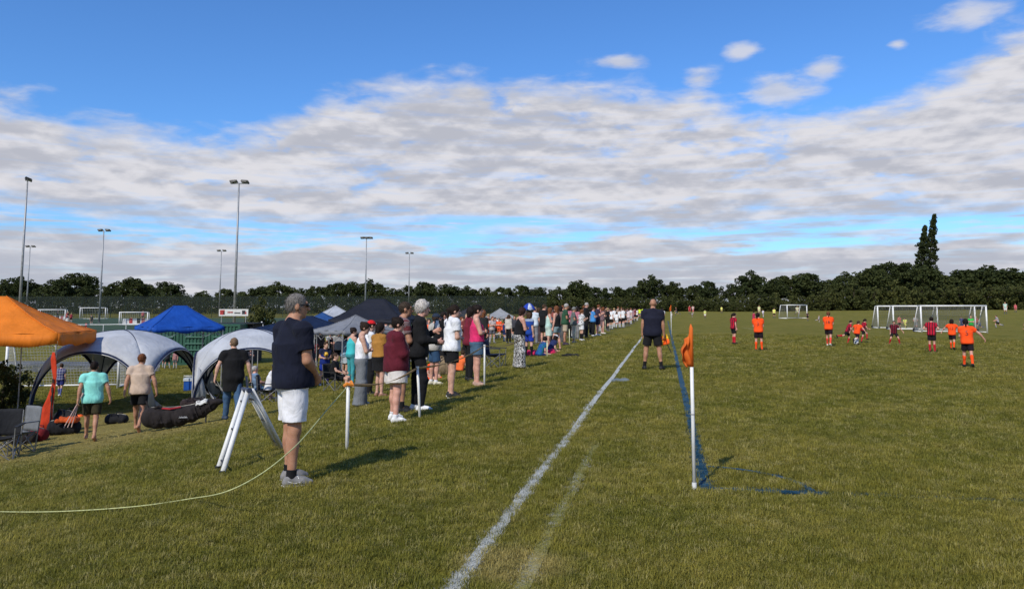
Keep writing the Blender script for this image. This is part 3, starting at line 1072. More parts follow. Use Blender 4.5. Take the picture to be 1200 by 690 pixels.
def person_meshes(s, h):
    g = s.get
    J = skeleton(s)
    Rt, Rh, HD = J['Rt'], J['Rh'], J['head']
    T = lambda x, y, z: Rt @ vec(x, y, z)
    Hd = lambda x, y, z: HD + Rh @ vec(x, y, z) * hs
    bw, bd, hip, fem = g('bw', 1.0), g('bd', 1.0), g('hipw', 1.0), g('fem', 0)
    hs, lw = g('head', 1.0), g('limb', 1.0)
    fat = g('fat', 0.0)
    fr = max(.0098, .72 * h)
    out = []
    # ---- body
    b = SDF()
    b.ell(T(0, -.005, .30), (.160 * bw, .108 * bd, .20), Rt)
    b.ell(T(0, .012 + fat * .3, .10), (.138 * bw * (0.93 if fem else 1) + fat * .5, .102 * bd + fat, .17), Rt, .06)
    b.ell(vec(0, -.005, -.02), (.160 * hip * bw, .115 * bd + fat * .4, .125), None, .06)
    for sd, n in ((-1, 'l'), (1, 'r')):
        b.ell(vec(sd * .072, -.058, -.055), (.082 * hip, .075, .085), None, .05)
        b.cone(T(0, -.012, .515), T(sd * .135, -.005, .448), .045, .055, .05)
        if fem: b.ell(T(sd * .072, .078, .285), (.066, .058, .062), Rt, .035)
        b.cone(J['sh' + n], J['el' + n], .054 * lw, .041 * lw, .04)
        b.cone(J['el' + n], J['wr' + n], .041 * lw, .027 * lw, .02)
        b.cone(J['el' + n] + (J['wr' + n] - J['el' + n]) * .2, J['el' + n] + (J['wr' + n] - J['el' + n]) * .45, .042 * lw, .037 * lw, .02)
        # hand: palm, four fingers, thumb
        w, hd = J['wr' + n], unit(J['fo' + n] + vec(0, 0, -.12))
        inn = unit(np.cross(hd, unit(np.cross(Rt @ vec(-sd, .15, 0), hd))))
        inn = -inn if inn @ (Rt @ vec(-sd, 0, 0)) < 0 else inn
        sd_v = unit(np.cross(hd, inn)); sd_v = sd_v if sd_v @ (Rt @ vec(0, 1, .4)) > 0 else -sd_v
        Mh = np.stack([sd_v, inn, hd], 1)
        b.ell(w + hd * .045, (.040, .021, .055), Mh, .02)
        curl = g('curl', 34)
        for q, (of, L) in enumerate(((.030, .066), (.010, .076), (-.010, .071), (-.029, .056))):
            a0 = w + hd * .082 + sd_v * of
            d1 = unit(hd * math.cos(R(curl)) + inn * math.sin(R(curl)))
            d2 = unit(hd * math.cos(R(curl * 2.3)) + inn * math.sin(R(curl * 2.3)))
            b.cone(a0, a0 + d1 * L * .55, fr, fr * .95, .006)
            b.cone(a0 + d1 * L * .55, a0 + d1 * L * .55 + d2 * L * .5, fr * .95, fr * .8, .004)
        t0 = w + hd * .022 + sd_v * .026
        t1 = t0 + unit(sd_v * .75 + hd * .6 + inn * .3) * .042
        b.cone(t0, t1, fr * 1.25, fr * 1.1, .012)
        b.cone(t1, t1 + unit(hd * .8 + inn * .45 + sd_v * .15) * .034, fr * 1.1, fr * .85, .004)
        # leg and foot
        hp, kn, an = J['hip' + n], J['kn' + n], J['an' + n]
        b.cone(hp, kn, (.080 + fat * .25) * lw * (1.06 if fem else 1), .053 * lw, .05)
        b.cone(kn, an, .050 * lw, .034 * lw, .03)
        sh = an - kn; fwd = J['fd' + n] - unit(sh) * (J['fd' + n] @ unit(sh))
        b.ell(kn + sh * .30 - unit(fwd) * .014, (.048 * lw, .050 * lw, .11), np.stack([unit(np.cross(unit(fwd), unit(sh))), unit(fwd), unit(sh)], 1), .03)
        fd, fu = J['fd' + n], J['fu' + n]
        b.cone(an, an - fd * .035 - fu * .05, .035, .030, .02)
        b.cone(an - fd * .035 - fu * .052, an + fd * .115 - fu * .062, .030, .030, .02)
        b.cone(an + fd * .0 - fu * .01, an + fd * .115 - fu * .055, .032, .028, .03)
        b.cone(an + fd * .10 - fu * .064, an + fd * .155 - fu * .070, .030, .019, .02)
    b.cone(J['neck0'], J['neck1'], .060 * (0.84 if fem else 1) * g('neck', 1), .054 * (0.84 if fem else 1) * g('neck', 1), .03)
    b.ell(Hd(0, -.008, .018), vec(.076, .096, .095) * hs, Rh, .02)
    b.ell(Hd(0, .030, -.055), vec(.056, .062, .068) * hs, Rh, .035)
    b.ell(Hd(0, .072, -.102), vec(.024, .018, .018) * hs, Rh, .02)
    b.cone(Hd(0, .090, .004), Hd(0, .114, -.034), .011 * hs, .016 * hs, .012)
    b.ell(Hd(0, .090, -.066), vec(.024, .010, .011) * hs, Rh, .008)
    b.ell(Hd(0, .084, .030), vec(.052, .014, .012) * hs, Rh, .015)
    for sd in (-1, 1):
        b.ell(Hd(sd * .079, -.008, -.014), vec(.012, .024, .034) * hs, Rh, .006)
        if h < .016: b.ell(Hd(sd * .032, .098, .006), vec(.017, .013, .010) * hs, Rh, 0, 'd')
    out.append(('body', b, skin_mat(SKINS[g('skin', 'fair')])))
    # ---- top
    top = g('top')
    tc = g('topc', (.5, .5, .5))
    tm = g('topm') or fabric(tc)
    if top:
        ease = {'tee': .016, 'tank': .010, 'long': .020, 'hoodie': .034}[top] + g('ease', 0)
        hem = g('hem', -.11 if top != 'tank' else -.04)
        t = SDF()
        t.ell(T(0, -.005, .30), (.160 * bw + ease, .108 * bd + ease, .20 + ease * .5), Rt)
        t.ell(T(0, .012 + fat * .3, .10), (.140 * bw + ease + fat * .5, .102 * bd + ease + fat, .19), Rt, .06)
        t.ell(vec(0, -.008, -.03), (.160 * hip * bw + ease, .120 * bd + ease + fat * .4, .15), None, .06)
        t.flat(T(0, 0, .30), T(0, .0, hem - .03), .150 * bw + ease, (.150 * bw * max(hip, 1)) + ease + .004, .09, .72 * bd, T(0, 1, 0))
        for sd, n in ((-1, 'l'), (1, 'r')):
            t.ell(vec(sd * .072, -.058, -.055), (.085 * hip + ease, .078 + ease, .088), None, .05)
            if fem: t.ell(T(sd * .072, .078, .285), (.066 + ease, .058 + ease, .062 + ease), Rt, .04)
            if top != 'tank':
                t.cone(T(0, -.012, .500), T(sd * .135, -.005, .448), .045 + ease * .6, .055 + ease * .7, .05)
                sl = g('sleeve', .58)
                e = J['sh' + n] + (J['el' + n] - J['sh' + n]) * (sl if top == 'tee' else 1.0)
                t.cone(J['sh' + n], J['sh' + n] + (J['el' + n] - J['sh' + n]) * .25, .058 * lw + ease * .9, .056 * lw + ease * .8, .035)
                if top == 'tee':
                    t.flat(J['sh' + n], e, .056 * lw + ease * .7, .050 * lw + ease * .95, .035)
                else:
                    t.cone(J['sh' + n], e, .056 * lw + ease * .8, .045 * lw + ease * .8, .04)
                    w = J['el' + n] + (J['wr' + n] - J['el' + n]) * g('cuff', .93)
                    t.cone(J['el' + n], J['el' + n] + (w - J['el' + n]) * .3, .045 * lw + ease * .8, .042 * lw + ease * .8, .03)
                    t.flat(J['el' + n], w, .043 * lw + ease * .8, .032 * lw + ease * .6, .03)
        if top == 'tank':
            for sd, n in ((-1, 'l'), (1, 'r')):
                t.cone(T(sd * .085, -.01, .30), T(sd * .085, -.012, .475), .035, .030, .03)
            for sd, n in ((-1, 'l'), (1, 'r')):
                t.ell(J['sh' + n] + T(sd * .035, 0, -.01), (.085, .12, .10), Rt, 0, 'd')
        if top == 'hoodie':
            t.ell(T(0, -.095, .45), (.115, .055, .085), Rt, .04)
            t.cone(T(-.06, .05, .49), T(.06, .05, .49), .03, .03, .05)
        t.wrinkle(.0055 if h < .016 else .003)
        t.cut(T(0, 0, hem), -T(0, .0, 1))
        t.ell(T(0, .042, .562), (.070, .082, .072 if top != 'tank' else .13), Rt, 0, 'd')
        out.append((g('topname', {'tee': 't_shirt', 'tank': 'vest_top', 'long': 'long_sleeve_top', 'hoodie': 'hoodie'}[top]), t, tm))
    # ---- bottom
    bot = g('bot')
    if bot:
        m = g('botm') or fabric(g('botc', (.02, .02, .02)))
        q = SDF()
        e2 = .014 + g('ease2', 0)
        q.ell(vec(0, -.005, -.02), (.160 * hip * bw + e2, .116 * bd + e2 + fat * .4, .135), None, .05)
        for sd, n in ((-1, 'l'), (1, 'r')):
            q.ell(vec(sd * .072, -.058, -.055), (.083 * hip + e2, .076 + e2, .09), None, .05)
            hp, kn, an = J['hip' + n], J['kn' + n], J['an' + n]
            rt = (.084 + fat * .25) * lw * (1.06 if fem else 1) + e2
            if bot == 'shorts':
                L = g('shortlen', .74)
                q.flat(hp + (kn - hp) * -.02, hp + (kn - hp) * L, rt, rt * .96 + g('flare', .008), .03)
            elif bot == 'trousers':
                q.cone(hp, kn, rt, .062 * lw + e2, .04)
                q.flat(kn - (an - kn) * .03, kn + (an - kn) * g('trlen', .99), .060 * lw + e2, g('cuffr', .050) + e2 * .6, .03)
                q.cone(kn, kn + (an - kn) * .2, .060 * lw + e2, .056 * lw + e2, .03)
            elif bot == 'wide':
                q.cone(hp, kn, rt + .012, .098 + e2, .04)
                q.flat(kn - (an - kn) * .03, an + (an - kn) * .10, .100 + e2, .125 + e2, .04)
                q.cone(kn, kn + (an - kn) * .1, .098 + e2, .1 + e2, .03)
            elif bot == 'leggings':
                q.cone(hp, kn, rt - .008, .058 * lw, .04)
                q.flat(kn - (an - kn) * .03, kn + (an - kn) * .97, .056 * lw, .042, .03)
                q.ell(kn + (an - kn) * .3 - vec(0, .012, 0), (.052 * lw, .054 * lw, .11), None, .03)
        if bot == 'skirt':
            q.flat(vec(0, 0, .04), vec(0, .01, g('skirtz', -.30)), .155 * bw + e2, .185 * bw + e2, .05, .78, vec(0, 1, 0))
        q.cut(T(0, 0, g('waist', .065)), T(0, 0, 1))
        q.wrinkle(.005 if h < .016 else .0015)
        out.append((g('botname', {'shorts': 'shorts', 'trousers': 'trousers', 'wide': 'wide_trousers', 'leggings': 'leggings', 'skirt': 'skirt'}[bot]), q, m))
    # ---- socks and shoes, one mesh each
    for sd, n in ((-1, 'l'), (1, 'r')):
        kn, an, fd, fu = J['kn' + n], J['an' + n], J['fd' + n], J['fu' + n]
        if g('sock'):
            k = SDF()
            a = kn + (an - kn) * (1 - g('sock'))
            r0 = (.050 if g('sock') > .5 else .039) * lw + .006
            k.flat(a, an + (an - kn) * .04, r0, .041, .02)
            if g('sock') > .5:
                k.ell(kn + (an - kn) * .34 - unit(fd) * .013, (.052 * lw, .054 * lw, .10), None, .03)
                k.cut(a, kn - an)
            k.cone(an, an - fd * .02 - fu * .03, .040, .036, .02)
            out.append(('sock', k, fabric(g('sockc', (.8, .8, .8)))))
        if g('shoe') is not None:
            k = SDF()
            k.cone(an - fd * .038 - fu * .050, an + fd * .11 - fu * .052, .042, .046, .02)
            k.cone(an + fd * .10 - fu * .058, an + fd * .165 - fu * .062, .044, .034, .03)
            k.cone(an - fd * .012 - fu * .012, an + fd * .085 - fu * .042, .045, .036, .03)
            k.cut(an - fu * .087, -fu)
            k.cut(an + fu * .014 - fd * .02, unit(fu * 1.0 - fd * .25))
            out.append(('shoe', k, plain('shoe_leather', g('shoe'), .7, 0, .18, 20)))
            if h < .0145:
                k = SDF()
                k.cone(an - fd * .040 - fu * .076, an + fd * .11 - fu * .076, .046, .050, .02)
                k.cone(an + fd * .10 - fu * .076, an + fd * .168 - fu * .074, .049, .038, .02)
                k.cut(an - fu * .092, -fu)
                k.cut(an - fu * .068, fu)
                out.append(('shoe_sole', k, plain('shoe_sole', g('solec', (.6, .6, .58)), .8, 0, .1, 20)))
    # ---- hair and hats
    hair = g('hair', 'short')
    hm = hair_mat(g('hairc', (.05, .03, .02)))
    if hair and hair != 'bald':
        k = SDF()
        gr = {'buzz': .003, 'short': .007, 'curly': .024, 'pony': .010, 'bun': .010, 'long': .016, 'bob': .020}[hair]
        if hair == 'curly': k.wrinkle(0)
        k.ell(Hd(0, -.014, .022), vec(.078 + gr, .096 + gr, .095 + gr) * hs, Rh, .01)
        if hair in ('long', 'bob'):
            z = -.20 if hair == 'long' else -.10
            for sx in (-.055, 0, .055):
                k.cone(Hd(sx, -.05, 0), Hd(sx * 1.1, -.075, z), .052 * hs, .034 * hs, .03)
            for sx in (-.075, .075):
                k.cone(Hd(sx, .005, .02), Hd(sx, -.01, z * .7), .028 * hs, .022 * hs, .02)
        if hair == 'curly':
            rr = np.random.default_rng(3)
            for _ in range(46):
                d_ = rr.normal(0, 1, 3); d_ /= np.linalg.norm(d_)
                k.ell(Hd(d_[0] * .088, -.014 + d_[1] * .105, .030 + d_[2] * .105), vec(.022, .022, .022) * hs, Rh, .012)
        k.cut(Hd(0, .055, .0), Rh @ vec(0, .80, -.60) if hair not in ('long', 'bob') else Rh @ vec(0, .97, -.25))
        if hair in ('pony',):
            k.cone(Hd(0, -.095, .045), Hd(0, -.135, .015), .028 * hs, .030 * hs, .015)
            k.cone(Hd(0, -.135, .015), Hd(0, -.130, -.10), .030 * hs, .026 * hs, .02)
            k.cone(Hd(0, -.130, -.10), Hd(0, -.115, -.20), .026 * hs, .010 * hs, .02)
        if hair == 'bun': k.ell(Hd(0, -.085, .075), vec(.045, .045, .042) * hs, Rh, .01)
        k.wrinkle(.002)
        out.append(('hair', k, hm))
    hat = g('hat')
    if hat:
        k = SDF()
        k.ell(Hd(0, -.012, .040), vec(.090, .110, .092) * hs, Rh, .01)
        k.cut(Hd(0, 0, .035), Rh @ vec(0, .1, -1))
        sgn = -1 if hat == 'backcap' else 1
        if hat == 'bucket':
            k.flat(Hd(0, -.01, .055), Hd(0, -.01, .015), .10 * hs, .15 * hs, .02)
        else:
            k.ell(Hd(0, sgn * .120, .036), vec(.066, .075, .014) * hs, Rh, .012)
        out.append(('cap' if hat != 'bucket' else 'sun_hat', k, fabric(g('hatc', (.02, .02, .02)))))
    # ---- face
    if h < .016 and g('eyes', 1):
        for sd in (-1, 1):
            k = SDF(); k.ell(Hd(sd * .032, .081, .006), vec(.013, .013, .010) * hs, Rh, 0)
            out.append(('eye', k, plain('eye', (.03, .02, .015), .2)))
            if h < .013:
                k = SDF(); k.cone(Hd(sd * .016, .097, .026), Hd(sd * .048, .088, .026), .005 * hs, .0035 * hs, 0)
                out.append(('eyebrow', k, hm))
    if g('glasses'):
        k = SDF()
        for sd in (-1, 1):
            k.ell(Hd(sd * .033, .099, .004), vec(.029, .007, .020) * hs, Rh, .004)
            k.cone(Hd(sd * .060, .092, .010), Hd(sd * .084, -.012, .006), .0042, .0042, 0)
        k.cone(Hd(-.012, .104, .010), Hd(.012, .104, .010), .005, .005, 0)
        out.append(('sunglasses', k, plain('sunglass_plastic', (.012, .012, .014), .2)))
    J['top'] = tm
    return out, J


def add_strands(me, n, L, seed):
    """loose hairs standing off the hair surface"""
    r = np.random.default_rng(seed)
    nv = len(me.vertices)
    co = np.empty(nv * 3, np.float32); me.vertices.foreach_get('co', co); co = co.reshape(-1, 3)
    no = np.empty(nv * 3, np.float32); me.vertices.foreach_get('normal', no); no = no.reshape(-1, 3)
    F0 = [tuple(p.vertices) for p in me.polygons]
    i = r.integers(0, nv, n)
    p, nn = co[i] + r.normal(0, .004, (n, 3)), no[i]
    d = nn * r.uniform(.15, .7, (n, 1)) + np.array([0, -.25, -.75]) + r.normal(0, .4, (n, 3))
    d /= np.linalg.norm(d, axis=1)[:, None]
    w = np.cross(d, nn + .01); w /= np.linalg.norm(w, axis=1)[:, None] + 1e-6
    l = L * r.uniform(.4, 1.2, (n, 1))
    a = p - nn * .004
    V = np.concatenate([co, np.stack([a - w * .0022, a + w * .0022, a + d * l + nn * .004], 1).reshape(-1, 3)])
    F0 += [(nv + 3 * k, nv + 3 * k + 1, nv + 3 * k + 2) for k in range(n)]
    out = mesh_np('hair', V, F0)
    out.polygons.foreach_set('use_smooth', np.ones(len(out.polygons), bool))
    return out


def face_rz(p, face):
    """turn so that face = 0 looks straight away from the camera, 90 to the right of the picture"""
    return math.atan2(-p.x, p.y) - R(face)


def shirt_number(parent, me, J, txt, col, size=.22):
    """figures printed on the back of a shirt, wrapped to the cloth"""
    cu = bpy.data.curves.new('shirt_number', 'FONT'); cu.body = txt; cu.size = size; cu.align_x = 'CENTER'
    to = bpy.data.objects.new('shirt_number', cu); COL.objects.link(to)
    dg = bpy.context.evaluated_depsgraph_get()
    tmp = bpy.data.meshes.new_from_object(to.evaluated_get(dg))
    bpy.data.objects.remove(to)
    bm = bmesh.new(); bm.from_mesh(tmp)
    bmesh.ops.triangulate(bm, faces=bm.faces)
    bmesh.ops.subdivide_edges(bm, edges=[e for e in bm.edges if e.calc_length() > .04], cuts=2)
    bvh = BVHTree.FromPolygons([v.co for v in me.vertices], [tuple(p.vertices) for p in me.polygons])
    Rt = Matrix(J['Rt'].tolist()); f = Rt @ Vector((0, 1, 0))
    dz = 0
    for v in bm.verts:
        w = Rt @ Vector((v.co.x, -.6, v.co.y * 1.15 + .19))
        hit = bvh.ray_cast(w, f)
        v.co = (hit[0] if hit[0] is not None else Rt @ Vector((v.co.x, -.14, v.co.y + .19))) - f * .006
    bm.to_mesh(tmp); bm.free()
    return link('shirt_number', tmp, plain('shirt_print', col, .6), parent)


def person(s, pos, H, face, label, group=None, h=None, number=None, share=None):
    d = max(3.0, depth_of(pos))
    if h is None: h = min(.030, max(.0075, d / F_PX * .82)) * 1.75 / max(H, .8) * .97
    parts, J = person_meshes(s, h)
    e = empty('person', (pos.x, pos.y, pos.z), face_rz(pos, face))
    k = H / 1.75 / (1 + (s.get('head', 1) - 1) * .055)
    e.scale = (k, k, k)
    tag(e, label, 'person', group)
    for nm, sd, m in parts:
        hh = h
        if nm in ('eye', 'eyebrow', 'sunglasses'): hh = min(h, .005)
        elif nm in ('shoe', 'sock', 'hair', 'cap', 'shoe_sole'): hh = h * .85
        me = sd.mesh(nm, hh)
        if me is None or len(me.polygons) == 0: continue
        if nm == 'hair' and h < .019: me = add_strands(me, 2600 if h < .01 else 1100, .026 if s.get('hair') != 'curly' else .03, len(me.vertices))
        me.transform(Matrix.Translation((0, 0, J['dz'])))
        o = link(nm, me, m, e)
        if number and nm == s.get('topname', 't_shirt'):
            J2 = dict(J)
            me2 = me.copy(); me2.transform(Matrix.Translation((0, 0, -J['dz'])))
            num = shirt_number(o, me2, J2, number, (.02, .015, .02))
            num.data.transform(Matrix.Translation((0, 0, J['dz'])))
            bpy.data.meshes.remove(me2)
    e['k'] = k
    return e, J


def stand(s, u, vf, vh, face, label, group=None, number=None, **kw):
    """a standing person whose feet are at photo row vf and whose head top is at row vh"""
    p = at(u, vf)
    s = dict(s)
    q = random.Random(int(u * 7 + vf))
    s.setdefault('side', q.uniform(-2.5, 2.5)); s.setdefault('lean', q.uniform(-2, 4)); s.setdefault('hyaw', q.uniform(-14, 18)); s.setdefault('hpitch', q.uniform(-2, 10))
    if s.get('legs', 'stand') == 'stand': s['legs'] = q.choice(['stand', 'shift', 'wide', ((6, 5, 10), (-4, 6, 2)), ((-2, 6, 1), (9, 4, 14))])
    return person(s, p, (vf - vh) * px_m(p) * 1.005, face, label, group, number=number, **kw)


def joint(e, J, v):
    """world position of a point given in the person's own frame"""
    q = Vector(v) + Vector((0, 0, J['dz']))
    return Matrix.LocRotScale(e.location, e.rotation_euler.to_quaternion(), e.scale) @ q

# ------------------------------------------------------------------ masts, fence, far pitch
def P3(u, v, d):
    """world point at photo pixel (u, v), d metres ahead"""
    p = C(u, d)
    k = (CY - v) / F_PX
    # solve height so that the point projects to row v
    s, c = math.sin(PITCH), math.cos(PITCH)
    # yc = -d s + q c ; dc = d c + q s ; yc/dc = k
    q = (k * d * c + d * s) / (c - k * s)
    return Vector((p.x, p.y, EYE + q))


STEEL = plain('galvanised_steel', (.33, .34, .35), .55, .5, .15, 3.0)
WHITE_M = plain('white_metal', (.74, .74, .72), .45, 0, .10, 4.0)
DARKM = plain('dark_metal', (.03, .032, .035), .5, .3)
GREEN_M = plain('green_metal', (.006, .022, .014), .6, 0, .15)
GLASS_L = plain('lamp_glass', (.42, .45, .48), .15)


def mast(u, d, vt, face, label, heads=2):
    p = C(u, d)
    H = P3(u, vt, d).z - p.z
    e = empty('floodlight_mast', p, YAW - R(face))
    MB().tube([(0, 0, -.3), (0, 0, H * .5), (0, 0, H - .25)], [.17, .13, .085], 10).build('pole', STEEL, e, True)
    MB().box((0, 0, .02), (.5, .5, .06)).build('base_plate', STEEL, e)
    MB().tube([(-.95, 0, H - .3), (.95, 0, H - .3)], .05, 6).build('crossarm', STEEL, e, True)
    for s in ([-.62, .62] if heads == 2 else [-.8, 0, .8]):
        rot = Matrix.Rotation(R(-22), 3, 'X') @ Matrix.Rotation(R(8 * s), 3, 'Y')
        b = MB()
        b.box((s, .14, H - .10), (.78, .62, .16), rot)
        b.box((s, -.16, H - .06), (.5, .12, .26), rot)
        o = b.build('floodlight', DARKM, e)
        MB().box(Vector((s, .16, H - .10)) + rot @ Vector((0, 0, -.086)), (.68, .5, .012), rot).build('lens', GLASS_L, o)
        MB().tube([(s, 0, H - .3), (s, .08, H - .14)], .03, 5).build('bracket', DARKM, o)
    tag(e, label, 'floodlight', 'floodlight masts round the artificial pitch')


mast(23, 90, 209, 60, 'tall floodlight mast at the left edge above the orange gazebo')
mast(275, 84, 212, 0, 'tallest floodlight mast, behind the white banner and dome shelters')
mast(117, 128, 269, 0, 'floodlight mast standing left of the blue gazebo')
mast(31, 166, 288, 0, 'small distant floodlight mast just right of the leftmost mast')
mast(257, 172, 293, 0, 'thin distant floodlight mast left of the tallest mast')
mast(428, 150, 278, 0, 'floodlight mast rising behind the black gazebo', 3)
mast(479, 192, 296, 0, 'thin distant floodlight mast above the grey haired spectator')

# artificial pitch and tarmac path
def sheet(name, u0, u1, d0, d1, mat, lift=.02, n=14):
    V, Fc = [], []
    for i in range(n + 1):
        for j in range(n + 1):
            d = d0 + (d1 - d0) * i / n
            p = C(u0 + (u1 - u0) * j / n, d)
            V.append((p.x, p.y, p.z + lift))
    for i in range(n):
        for j in range(n):
            a = i * (n + 1) + j
            Fc.append((a, a + 1, a + n + 2, a + n + 1))
    return tag(link(name, mesh_np(name, V, Fc, True), mat), kind='structure')


sheet('artificial_pitch', -120, 560, 92, 160, plain('artificial_turf', (.030, .060, .022), .9, 0, .2, .3, .4), .06, 30)
sheet('tarmac_path', -60, 190, 44, 52, plain('tarmac', (.13, .13, .125), .95, 0, .25, .8, .3), .03)


def mesh_panel_mat():
    m, b, p, o = mat_new('fence_mesh')
    p.inputs['Base Color'].default_value = (.004, .014, .009, 1)
    p.inputs['Roughness'].default_value = .6
    t = b.n.new('ShaderNodeBsdfTransparent')
    mx = b.n.new('ShaderNodeMixShader')
    n = b.noise(pos_coord(b), .25, 2, .5)
    b.put(mx.inputs[0], b.ss(n, .3, .7, .22, .36))
    b.l.new(t.outputs[0], mx.inputs[1]); b.l.new(p.outputs[0], mx.inputs[2]); b.l.new(mx.outputs[0], o.inputs[0])
    return m


def fence(u0, u1, d0, d1, H, step, label, rows=2):
    a, c = C(u0, d0), C(u1, d1)
    L = (c - a).length
    n = int(L / step)
    e = empty('mesh_fence', a)
    mm = mesh_panel_mat()
    dx = (c - a) / n
    ang = math.atan2(dx.y, dx.x)
    rot = Matrix.Rotation(ang, 3, 'Z')
    st = Vector((dx.x, dx.y)).length
    pm = MB().box((0, 0, H / 2 - .2), (.09, .09, H + .4)); pme = mesh_np('post', np.array(pm.v), pm.f); pme.materials.append(GREEN_M)
    hb = H / 2 - .04
    pb = MB().box((0, 0, 0), (st - .12, .02, hb)); pbe = mesh_np('mesh_panel', np.array(pb.v), pb.f); pbe.materials.append(mm)
    for i in range(n + 1):
        q = a + dx * i; z = gz(q.x, q.y) - a.z
        o = link('post', pme, None, e); o.location = (q.x - a.x, q.y - a.y, z); o.rotation_euler = (0, 0, ang)
        if i < n:
            m_ = a + dx * (i + .5); z = gz(m_.x, m_.y) - a.z
            for k in (0, 1):
                o = link('mesh_panel', pbe, None, e)
                o.location = (m_.x - a.x, m_.y - a.y, z + .04 + hb / 2 + k * (hb + .03)); o.rotation_euler = (0, 0, ang)
    tag(e, label, 'fence')


fence(-60, 640, 164, 172, 4.6, 3.0, 'tall green mesh fence along the far side of the artificial pitch')


def rail(u0, u1, d0, d1, label, H=1.1, step=2.6):
    a, c = C(u0, d0), C(u1, d1)
    n = int((c - a).length / step)
    e = empty('perimeter_rail', a)
    pts = []
    for i in range(n + 1):
        q = a.lerp(c, i / n); z = gz(q.x, q.y)
        pts.append(Vector((q.x - a.x, q.y - a.y, z - a.z + H)))
        MB().tube([(q.x - a.x, q.y - a.y, z - a.z - .2), pts[-1]], .035, 6).build('post', WHITE_M, e)
    MB().tube(pts, .045, 6).build('top_rail', WHITE_M, e)
    tag(e, label, 'railing')


rail(-40, 330, 96, 100, 'white tubular rail along the near side of the artificial pitch')


# ------------------------------------------------------------------ goals with nets
NET = plain('net_cord', (.62, .62, .60), .9, 0, .1)


def net_panel(b, A, B_, C_, D, cell, w):
    """cords over the quad A-B-C-D"""
    A, B_, C_, D = map(Vector, (A, B_, C_, D))
    nu = max(2, int(max((B_ - A).length, (C_ - D).length) / cell)); nv = max(2, int(max((D - A).length, (C_ - B_).length) / cell))
    for i in range(nu + 1):
        t = i / nu
        b.tube([A.lerp(B_, t), D.lerp(C_, t)], w, 3, False)
    for j in range(nv + 1):
        t = j / nv
        b.tube([A.lerp(D, t), B_.lerp(C_, t)], w, 3, False)


def goal(p, W, H, dep, yaw, label, cell=.12, w=.006, r=.05, board=False, wheels=True, top_dep=.0, netmat=None, group=None):
    e = empty('football_goal', p, yaw)
    x = W / 2
    def zt(px, py):
        v = Matrix.Rotation(yaw, 3, 'Z') @ Vector((px, py, 0))
        return gz(p.x + v.x, p.y + v.y) - p.z
    z = {(sx, k): zt(sx * x, k * dep) for sx in (-1, 1) for k in (0, 1)}
    for sx in (-1, 1):
        MB().tube([(sx * x, 0, z[(sx, 0)]), (sx * x, 0, H)], r, 8).build('post', WHITE_M, e, True)
        MB().tube([(sx * x, top_dep, H), (sx * x, dep, z[(sx, 1)] + r)], r * .6, 6).build('back_stay', WHITE_M, e, True)
        MB().tube([(sx * x, .06, z[(sx, 0)] + r), (sx * x, dep, z[(sx, 1)] + r)], r * .7, 6).build('side_bar', WHITE_M, e, True)
        if top_dep: MB().tube([(sx * x, .05, H), (sx * x, top_dep, H)], r * .6, 6).build('top_stay', WHITE_M, e, True)
        if wheels:
            q = MB()
            q.tube([(sx * x - .04, dep * .92, z[(sx, 1)] + .14), (sx * x + .04, dep * .92, z[(sx, 1)] + .14)], .14, 10)
            q.build('wheel', plain('rubber', (.015, .015, .015), .8), e)
    MB().tube([(-x - r, 0, H), (x + r, 0, H)], r, 8).build('crossbar', WHITE_M, e, True)
    MB().tube([(-x, dep, z[(-1, 1)] + r), (x, dep, z[(1, 1)] + r)], r * .7, 6).build('back_bar', WHITE_M, e, True)
    b = MB()
    zb = [z[(-1, 1)] + .06, z[(1, 1)] + .06]
    net_panel(b, (-x, top_dep + .02, H), (x, top_dep + .02, H), (x, dep, zb[1]), (-x, dep, zb[0]), cell, w)
    if top_dep: net_panel(b, (-x, .02, H), (x, .02, H), (x, top_dep, H), (-x, top_dep, H), cell, w)
    for sx in (-1, 1):
        net_panel(b, (sx * x, .02, H), (sx * x, top_dep + .03, H), (sx * x, dep, zb[0 if sx < 0 else 1]), (sx * x, .03, z[(sx, 0)] + .06), cell, w)
    b.build('net', netmat or NET, e)
    if board:
        MB().box((0, dep - .15, .55), (W - .2, .04, 1.0)).build('backboard', plain('white_board', (.62, .62, .62), .6), e)
        for k, (bx, c_) in enumerate(((-.9, (.4, .03, .03)), (.5, (.02, .02, .02)), (1.3, (.3, .1, .1)))):
            MB().box((bx * W / 5, dep - .18, .7), (.5, .02, .75)).build('poster', plain('poster', c_, .6, 0, .6, 6.0), e)
    tag(e, label, 'goal', group)
    return e


NETD = plain('net_cord_grey', (.30, .30, .28), .9, 0, .1)
# right-hand pitch: three goals parked in a row
g1 = C(1117, 62); goal(g1, 5.1, 2.16, 1.5, YAW + R(-3), 'nearest white goal of the row behind the orange player numbered 5', .13, .009, .065, top_dep=.5, netmat=NETD, group='white goals on the right-hand pitch')
g2 = C(1063, 72); goal(g2, 5.4, 2.14, 1.5, YAW + R(-3), 'leftmost white goal of the row at the right-hand pitch', .14, .010, .065, top_dep=.5, netmat=NETD, group='white goals on the right-hand pitch')
g3 = C(1094, 68); goal(g3, 7.0, 2.14, 1.5, YAW + R(-3), 'middle white goal partly hidden behind the nearest goal of the row', .16, .010, .065, top_dep=.5, netmat=NETD, group='white goals on the right-hand pitch')
goal(C(934, 122), 5.0, 2.12, 1.6, YAW + R(34), 'small distant white goal standing on the far pitch', .2, .008, .075, wheels=False, top_dep=1.2, netmat=NETD)
